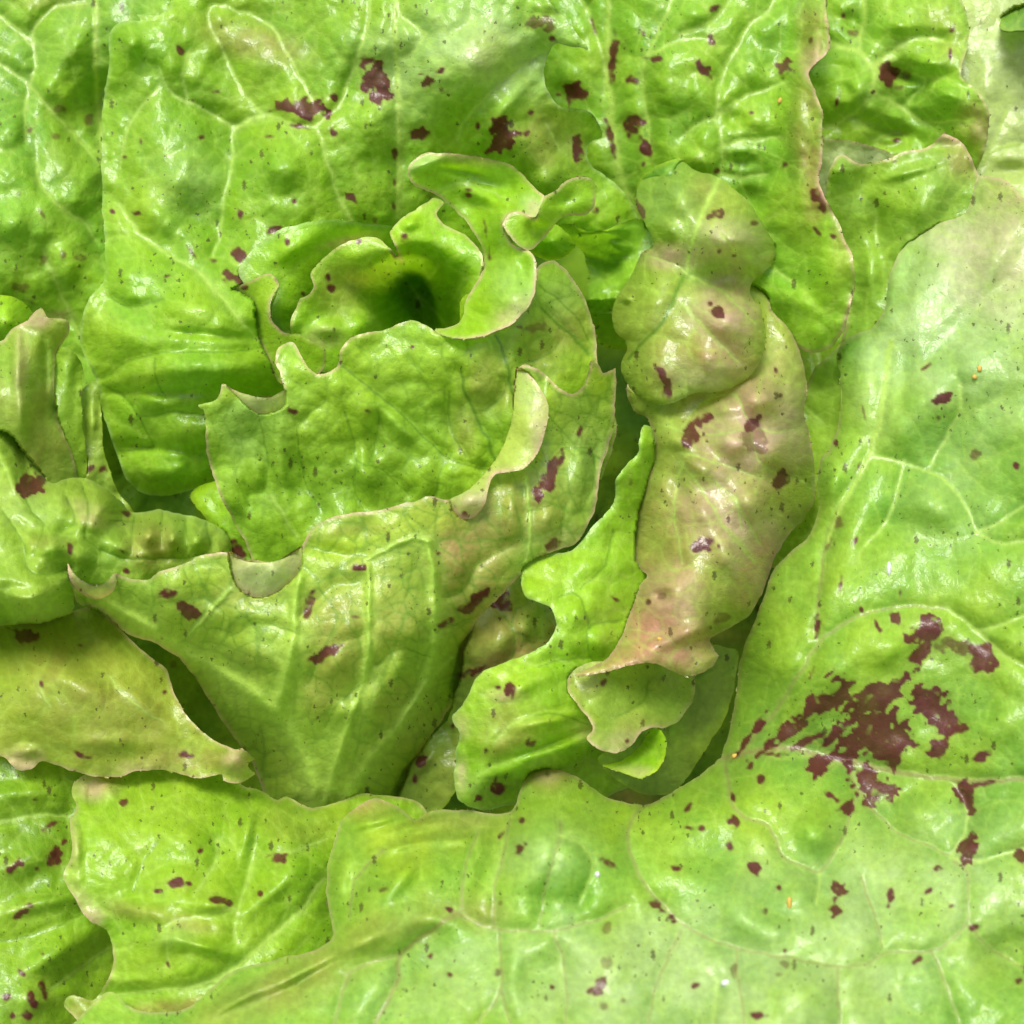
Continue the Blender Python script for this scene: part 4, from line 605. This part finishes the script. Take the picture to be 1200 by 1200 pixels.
for si, sh in enumerate(SHEETS):
    key, P, cor = sh['leaf'], *parse(sh['o'])
    Q = spline(P, True, cor)
    q = np.stack([(Q[:, 0] - X0) / ST, (Q[:, 1] - X0) / ST], -1).astype(int).clip(0, N - 1)
    js = sh.get('jag', 1.0)
    Q = Q + js * np.stack([WX[q[:, 1], q[:, 0]], WY[q[:, 1], q[:, 0]]], -1) * 0.45
    far_ = np.clip((np.maximum(np.maximum(-Q[:, 0], Q[:, 0] - 1200), np.maximum(-Q[:, 1], Q[:, 1] - 1200)) - 20) / 40, 0, 1)[:, None]
    Q = Q + far_ * 26 * np.stack([NC[q[:, 1], q[:, 0]] + NB[q[:, 1], q[:, 0]], NC[q[:, 0], q[:, 1]] + NB[q[:, 0], q[:, 1]]], -1)   # frilled margins outside the frame
    M = inside(Q)
    D, qx, qy, run = seg_distance(Q, True, 40.0)
    # what this sheet shows of the traced features
    my_v, veins = assign(veins, M, lambda v, M: np.mean([at(M, *p) for p in v['p'][len(v['p'])//5: max(len(v['p'])//5 + 1, len(v['p']) - len(v['p'])//5)]]) > 0.7 and (v.get('leaf') in (None, key)))
    my_b, bumps = assign(bumps, M, lambda b, M: at(M, b[0], b[1]))
    my_s, spots = assign(spots, M, lambda b, M: at(M, b[0], b[1]))
    my_t, tints = assign(tints, M, lambda b, M: at(M, b[0], b[1]))
    Z = sh.get('zs', 1.85) * tps(sh['z']) + sh.get('zoff', 0) + TREND * (GY - 600)
    off = (rng.randint(0, 200), rng.randint(0, 200))
    R = lambda a: a[off[0]:off[0] + N, off[1]:off[1] + N]
    nets = CE if si % 2 else CE2
    n0, n1_, n2_ = R(nets[0]), R(nets[1]), R(nets[2])
    # puffing between the veins
    dv = np.full((N, N), 46.0)
    vd = []
    for v in my_v:
        d, _, _, t = seg_distance(wobble(np.array(v['p'])[::-1] if v.get('rev') else np.array(v['p'])), False, 46.0)
        vd.append((v, d, t))
        if not (sh.get('side', 1) < 0 and v['k'] == 'L'): dv = np.minimum(dv, d)
    pf = sh.get('puff', 1.0); sgn = sh.get('side', 1)     # side 1: upper face (veins sunk), -1: lower face (veins stand out)
    if my_v: Z = Z + sh.get('pv', pf) * 9 * (1 - np.exp(-blur(dv, 2.2) / 12.0))
    dome = blur(np.minimum(np.minimum(n0, dv * 0.9), 20), 4.5)
    n1s = blur(np.minimum(n1_, dv), 2.5)
    Z = Z + pf * (6.5 * np.tanh(dome / 11.0) + 1.7 * np.tanh(n1s / 6.0) + 0.45 * np.tanh(blur(n2_, 1.8) / 3))
    Z = Z + pf * (5.0 * R(NB) * 0.8 + 1.2 * R(NC)) + sh.get('wave', 10) * R(NA)
    for (bx, by, rx, ry, ang, h) in my_b:
        o = blobmask(bx, by, rx, ry, ang)
        if o is None: continue
        s_, r = o
        Z[s_] += 1.45 * h * np.exp(-(r * 1.35) ** 2.2)
    for v, d, t in vd:
        h = v.get('h', 0.8 if v['w'] < 3 else 1.8) * v['w'] * 0.55
        Z += h * (1.25 if sgn < 0 and v['k'] == 'L' else 1.0) * np.exp(-(d / (v['w'] * (1.25 - 0.5 * t) * (0.85 if sgn < 0 else 1))) ** 2)
    if 'fold' in sh:                                      # a rolled-over contour falls away like the side of a pillow
        fa, fw = sh['fold']; q_ = np.clip(1 - D / fw, 0, 1)
        Z -= fa * (1 - np.sqrt(1 - (q_ * 0.98) ** 2)) * np.clip((GY - sh.get('foldy', -999)) / 40, 0, 1) * np.clip((GX - sh.get('foldx', -999)) / 60, 0, 1)
    # rim: a little frilled, rounded off at the very edge
    fr_ = sh.get('frill', 5)
    Z += fr_ * (R(NB) * 1.0 + R(NC) * 0.5) * np.exp(-D / 14.0)
    Z -= 1.2 * np.clip(1 - D / 4.5, 0, 1) ** 2
    # keep below whatever lies in front
    clash = np.maximum(0, Z - (CEIL - sh.get('gap', 9)))
    clash[CEIL > 1e8] = 0
    if clash.max() > 0:
        soft = blur(clash, 20)
        Z = Z - np.maximum(soft * 1.3, clash)
        Z = np.where(CEIL < 1e8, np.minimum(Z, CEIL - 8), Z)
    # ------------------------------------------------ pigment
    base = np.array(sh.get('c', G1))
    C = np.broadcast_to(base, (N, N, 3)).copy()
    C[..., 0] *= 1.07
    C *= (1 + 0.10 * R(NA) + 0.07 * R(NB))[..., None]
    C = mix(C, PAL['yellow'], 0.14 + 0.18 * R(NB))
    C = mix(C, PAL['tint'], np.clip(sh.get('red', 0.0) * (0.6 + 0.7 * R(NA) + 0.7 * R(NB)), 0, 0.9))
    for (tx, ty, rx, ry, ang, k, what) in my_t:
        o = blobmask(tx, ty, rx, ry, ang, 0.22, NB[:N, :N])
        if o is None: continue
        s_, r = o
        C[s_] = mix(C[s_], PAL[what], k * np.clip(1.45 - r, 0, 1) ** 1.3 * (0.8 + 0.3 * NC[:N, :N][s_]))
    vk = sh.get('vk', 0.25) * (1.0 if sgn > 0 else 0.8)
    vc = PAL['lightvein'] if sgn > 0 else PAL['darkvein']
    C = mix(C, vc, vk * np.exp(-(n0 / 1.7) ** 2) * 0.9)
    C = mix(C, vc, vk * np.exp(-(n1_ / 1.2) ** 2) * 0.85)
    for v, d, t in vd:
        kind = {'L': 'lightvein', 'D': 'darkvein', 'R': 'redvein'}[v['k']]
        wv_ = v['w'] * (1.15 - 0.5 * t)
        C = mix(C, PAL[kind], (0.92 if v['w'] > 4 else 0.85 if v['w'] > 2 else 0.62) * np.exp(-(d / wv_) ** 2))
        if v['k'] != 'D': C = mix(C, PAL['pale'] if v['w'] < 4.5 else PAL['lightvein'], (0.10 if v['w'] < 4.5 else 0.5) * np.exp(-(d / (wv_ * 3)) ** 2))
    SPm = np.zeros((N, N))
    for sp_ in my_s:
        st_ = STREAK[:N, :N] * 1.1 if (key == 'big' and sp_[1] > 720 and sp_[1] < 900 and sp_[0] < 1010 and sp_[0] > 850) else STREAK[:N, :N] * 0.3
        o = blobmask(*sp_[:5], ragged=0.30, nz=SPN + st_)
        if o is None: continue
        s_, r = o
        SPm[s_] = np.maximum(SPm[s_], np.clip((1.12 - r) * min(sp_[2], sp_[3]) / 1.8, 0, 1) * (sp_[5] if len(sp_) > 5 else 0.98))
    SPm = SPm * np.clip(0.98 + 0.05 * R(NC) - 0.25 * np.clip(R(ND) - 0.75, 0, 1) * 4, 0.3, 0.99)
    C = mix(C, PAL['spot'] * 1.0, SPm)
    C = mix(C, PAL['tint'], 0.30 * np.clip(blur(SPm, 4) - SPm * 0.9, 0, 1))
    rim = sh.get('rim', 'yellow'); rw = sh.get('rimw', 3.0) * 0.8
    DR = seg_distance(spline(parse(sh['rimo'])[0], False), False, 30.0)[0] if 'rimo' in sh else D
    C = mix(C, PAL[rim], sh.get('rimk', 0.7) * np.exp(-(DR / rw) ** 1.5) * np.clip(0.75 + 0.5 * R(NC), 0.2, 1))
    # ------------------------------------------------ mesh
    V = M.copy()
    quad = (V[:-1, :-1].astype(int) + V[1:, :-1] + V[:-1, 1:] + V[1:, 1:]) >= 2
    used = np.zeros((N, N), bool)
    used[:-1, :-1] |= quad; used[1:, :-1] |= quad; used[:-1, 1:] |= quad; used[1:, 1:] |= quad
    if not quad.any(): print('EMPTY', key); continue
    PX, PY = GX.copy(), GY.copy()
    snap = used & (~M | (D < ST * 0.45))
    PX[snap] = qx[snap]; PY[snap] = qy[snap]
    idx = -np.ones((N, N), int); idx[used] = np.arange(used.sum())
    # values at the snapped border points are read at the place they moved to
    fx = np.clip((PX[used] - X0) / ST, 0, N - 1.001); fy = np.clip((PY[used] - X0) / ST, 0, N - 1.001)
    i0, j0 = fy.astype(int), fx.astype(int); wy_, wx_ = fy - i0, fx - j0
    ww = ((1 - wy_) * (1 - wx_), (1 - wy_) * wx_, wy_ * (1 - wx_), wy_ * wx_)
    smp = lambda A_: sum((w_ if A_.ndim == 2 else w_[:, None]) * A_[i0 + a_, j0 + b_] for w_, (a_, b_) in zip(ww, ((0, 0), (0, 1), (1, 0), (1, 1))))
    W = to_world(PX[used], PY[used], smp(Z))
    F = np.stack([idx[:-1, :-1][quad], idx[1:, :-1][quad], idx[1:, 1:][quad], idx[:-1, 1:][quad]], -1)
    # which faces are a main vein
    vid = np.zeros((N, N), int)
    for k_, (v, d, t) in enumerate(vd):
        if v.get('M'): vid[(d < v['w'] * (1.1 - 0.4 * t)) & (vid == 0)] = k_ + 1
    fid = vid[:-1, :-1][quad]
    # normals
    A = W[F[:, 2]] - W[F[:, 0]]; B = W[F[:, 3]] - W[F[:, 1]]
    fn = np.cross(A, B); nrm = np.zeros_like(W)
    for c_ in range(4): np.add.at(nrm, F[:, c_], fn)
    nrm /= np.linalg.norm(nrm, axis=1)[:, None] + 1e-12
    # rim thickness: the border edges drop to a second edge set a little inwards
    E = np.concatenate([F[:, [0, 1]], F[:, [1, 2]], F[:, [2, 3]], F[:, [3, 0]]]); 
    ke = np.minimum(E[:, 0], E[:, 1]) * (len(W) + 1) + np.maximum(E[:, 0], E[:, 1])
    _, inv, cnt = np.unique(ke, return_inverse=True, return_counts=True)
    BE = E[cnt[inv] == 1]
    col = smp(C); plan = np.stack([PX[used] + 37.0 * si, PY[used] - 23.0 * si, np.zeros(len(W))], -1)
    bv = np.unique(BE); m2 = {}
    lut = -np.ones(len(W), int); lut[bv] = len(W) + np.arange(len(bv))
    mid = W[F].mean(1); inn = np.zeros_like(W); cn = np.zeros(len(W))
    for c_ in range(4): np.add.at(inn, F[:, c_], mid); np.add.at(cn, F[:, c_], 1)
    dirn = inn[bv] / cn[bv][:, None] - W[bv]; dirn /= np.linalg.norm(dirn, axis=1)[:, None] + 1e-12
    low = W[bv] + dirn * 1.6 * UNIT - nrm[bv] * 2.0 * UNIT
    W = np.concatenate([W, low]); nrm = np.concatenate([nrm, nrm[bv]]); col = np.concatenate([col, col[bv]]); plan = np.concatenate([plan, plan[bv]])
    LF = np.stack([BE[:, 1], BE[:, 0], lut[BE[:, 0]], lut[BE[:, 1]]], -1)
    F = np.concatenate([F, LF]); fid = np.concatenate([fid, np.zeros(len(LF), int)])
    pieces.setdefault(key, []).append((W, F, nrm, col, plan, fid, [v for v, _, _ in vd]))
    TOP = np.where(M & (TOP < -1e8), Z, TOP)
    CEIL = np.where(M, np.minimum(CEIL, Z), CEIL)
for lst, nm in ((veins, 'vein'), (spots, 'spot'), (bumps, 'bump'), (tints, 'tint')):
    if lst: print('UNPLACED', nm, [l['p'][0] if isinstance(l, dict) else l[:2] for l in lst])

def mesh_object(name, W, F, nrm, col, plan, parent, gloss=1.0):
    u, inv = np.unique(F, return_inverse=True); F = inv.reshape(F.shape)
    W, nrm, col, plan = W[u], nrm[u], col[u], plan[u]
    me = bpy.data.meshes.new(name)
    me.vertices.add(len(W)); me.vertices.foreach_set('co', W.astype(np.float32).ravel())
    me.loops.add(F.size); me.loops.foreach_set('vertex_index', F.ravel().astype(np.int32))
    me.polygons.add(len(F)); me.polygons.foreach_set('loop_start', (4 * np.arange(len(F))).astype(np.int32))
    me.update(calc_edges=True)
    me.polygons.foreach_set('use_smooth', np.ones(len(F), bool))
    a = me.attributes.new('pigment', 'FLOAT_COLOR', 'POINT')
    a.data.foreach_set('color', np.concatenate([np.clip(col, 0, 1), np.full((len(col), 1), gloss)], 1).astype(np.float32).ravel())
    a = me.attributes.new('plan', 'FLOAT_VECTOR', 'POINT'); a.data.foreach_set('vector', plan.astype(np.float32).ravel())
    me.normals_split_custom_set_from_vertices(nrm.astype(np.float32))
    me.materials.append(TISSUE)
    o = bpy.data.objects.new(name, me); sc.collection.objects.link(o); o.parent = parent
    return o

lettuce = bpy.data.objects.new('lettuce', None); sc.collection.objects.link(lettuce)
lettuce['label'] = 'head of loose green lettuce with crinkled maroon-flecked leaves filling the whole picture'
lettuce['category'] = 'lettuce'
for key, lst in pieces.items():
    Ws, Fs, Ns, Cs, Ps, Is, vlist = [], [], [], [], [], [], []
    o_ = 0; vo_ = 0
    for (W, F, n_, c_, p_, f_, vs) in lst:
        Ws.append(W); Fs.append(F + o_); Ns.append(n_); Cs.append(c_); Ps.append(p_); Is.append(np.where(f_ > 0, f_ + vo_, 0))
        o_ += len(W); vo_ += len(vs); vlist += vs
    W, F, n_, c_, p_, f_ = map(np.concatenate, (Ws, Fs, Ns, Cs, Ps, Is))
    leaf = mesh_object('leaf', W, F[f_ == 0], n_, c_, p_, lettuce, 0.1 if key.startswith('deep') else 1.4 if key == 'crumple' else 1.0)  # deep leaves made matte to keep the gaps dark
    leaf['label'] = LABELS[key]
    for k_ in np.unique(f_):
        if k_ == 0: continue
        mesh_object(vlist[k_ - 1].get('n', 'vein'), W, F[f_ == k_], n_, c_, p_, leaf)

# ------------------------------------------------------------------ specks lying on the leaves
def simple_mat(name, c, rough):
    m = bpy.data.materials.new(name); m.use_nodes = True; nt = m.node_tree; b = nt.nodes['Principled BSDF']
    n = nt.nodes.new('ShaderNodeTexNoise'); n.inputs['Scale'].default_value = 900; r = nt.nodes.new('ShaderNodeValToRGB')
    r.color_ramp.elements[0].color = [k * 0.6 for k in c] + [1]; r.color_ramp.elements[1].color = list(c) + [1]
    tcn = nt.nodes.new('ShaderNodeTexCoord'); nt.links.new(tcn.outputs['Object'], n.inputs['Vector'])
    nt.links.new(n.outputs[0], r.inputs[0]); nt.links.new(r.outputs[0], b.inputs['Base Color']); b.inputs['Roughness'].default_value = rough
    return m
MATS = {'w': simple_mat('pale_grit', (0.62, 0.66, 0.60), 0.5), 'y': simple_mat('orange_grain', (0.55, 0.38, 0.06), 0.6)}
import bmesh
for k_, (x, y, rx, ry, ang, mk, nm, lab) in enumerate(SPECKS):
    bm = bmesh.new(); bmesh.ops.create_icosphere(bm, subdivisions=2, radius=1)
    r_ = np.random.RandomState(100 + k_)
    for v in bm.verts:
        v.co *= 1 + 0.25 * (r_.rand() - 0.5); v.co = Vector((v.co.x * rx, v.co.y * ry, v.co.z * min(rx, ry) * 0.8)) * UNIT
    me = bpy.data.meshes.new(nm); bm.to_mesh(me); bm.free()
    for p in me.polygons: p.use_smooth = True
    me.materials.append(MATS[mk])
    o = bpy.data.objects.new(nm, me); sc.collection.objects.link(o)
    i, j = int(round((y - X0) / ST)), int(round((x - X0) / ST)); z = TOP[i, j]
    p = to_world(np.array([x]), np.array([y]), np.array([z + 1.0]))[0]
    o.matrix_world = Matrix.Translation(p) @ RX @ Matrix.Rotation(math.radians(-ang), 4, 'Z')
    o['label'] = lab; o['category'] = 'speck'

# ------------------------------------------------------------------ the bed the plant grows in
bm = bmesh.new()
bmesh.ops.create_grid(bm, x_segments=120, y_segments=120, size=0.6)
r_ = np.random.RandomState(5)
from mathutils import noise
for v in bm.verts:
    v.co.z = 0.010 * noise.noise(v.co * 25) + 0.005 * noise.noise(v.co * 80)
me = bpy.data.meshes.new('soil'); bm.to_mesh(me); bm.free()
soil = bpy.data.objects.new('soil', me); sc.collection.objects.link(soil)
soil.location = (0, 0, -0.16); soil['kind'] = 'structure'
m = bpy.data.materials.new('soil'); m.use_nodes = True; nt = m.node_tree; b = nt.nodes['Principled BSDF']
n = nt.nodes.new('ShaderNodeTexNoise'); n.inputs['Scale'].default_value = 60; n.inputs['Detail'].default_value = 8
tcn = nt.nodes.new('ShaderNodeTexCoord'); nt.links.new(tcn.outputs['Object'], n.inputs['Vector'])
r = nt.nodes.new('ShaderNodeValToRGB'); r.color_ramp.elements[0].color = (0.02, 0.013, 0.008, 1); r.color_ramp.elements[1].color = (0.10, 0.07, 0.045, 1)
nt.links.new(n.outputs[0], r.inputs[0]); nt.links.new(r.outputs[0], b.inputs['Base Color']); b.inputs['Roughness'].default_value = 0.95
bb = nt.nodes.new('ShaderNodeBump'); bb.inputs['Distance'].default_value = 0.004; nt.links.new(n.outputs[0], bb.inputs['Height']); nt.links.new(bb.outputs[0], b.inputs['Normal'])
me.materials.append(m)
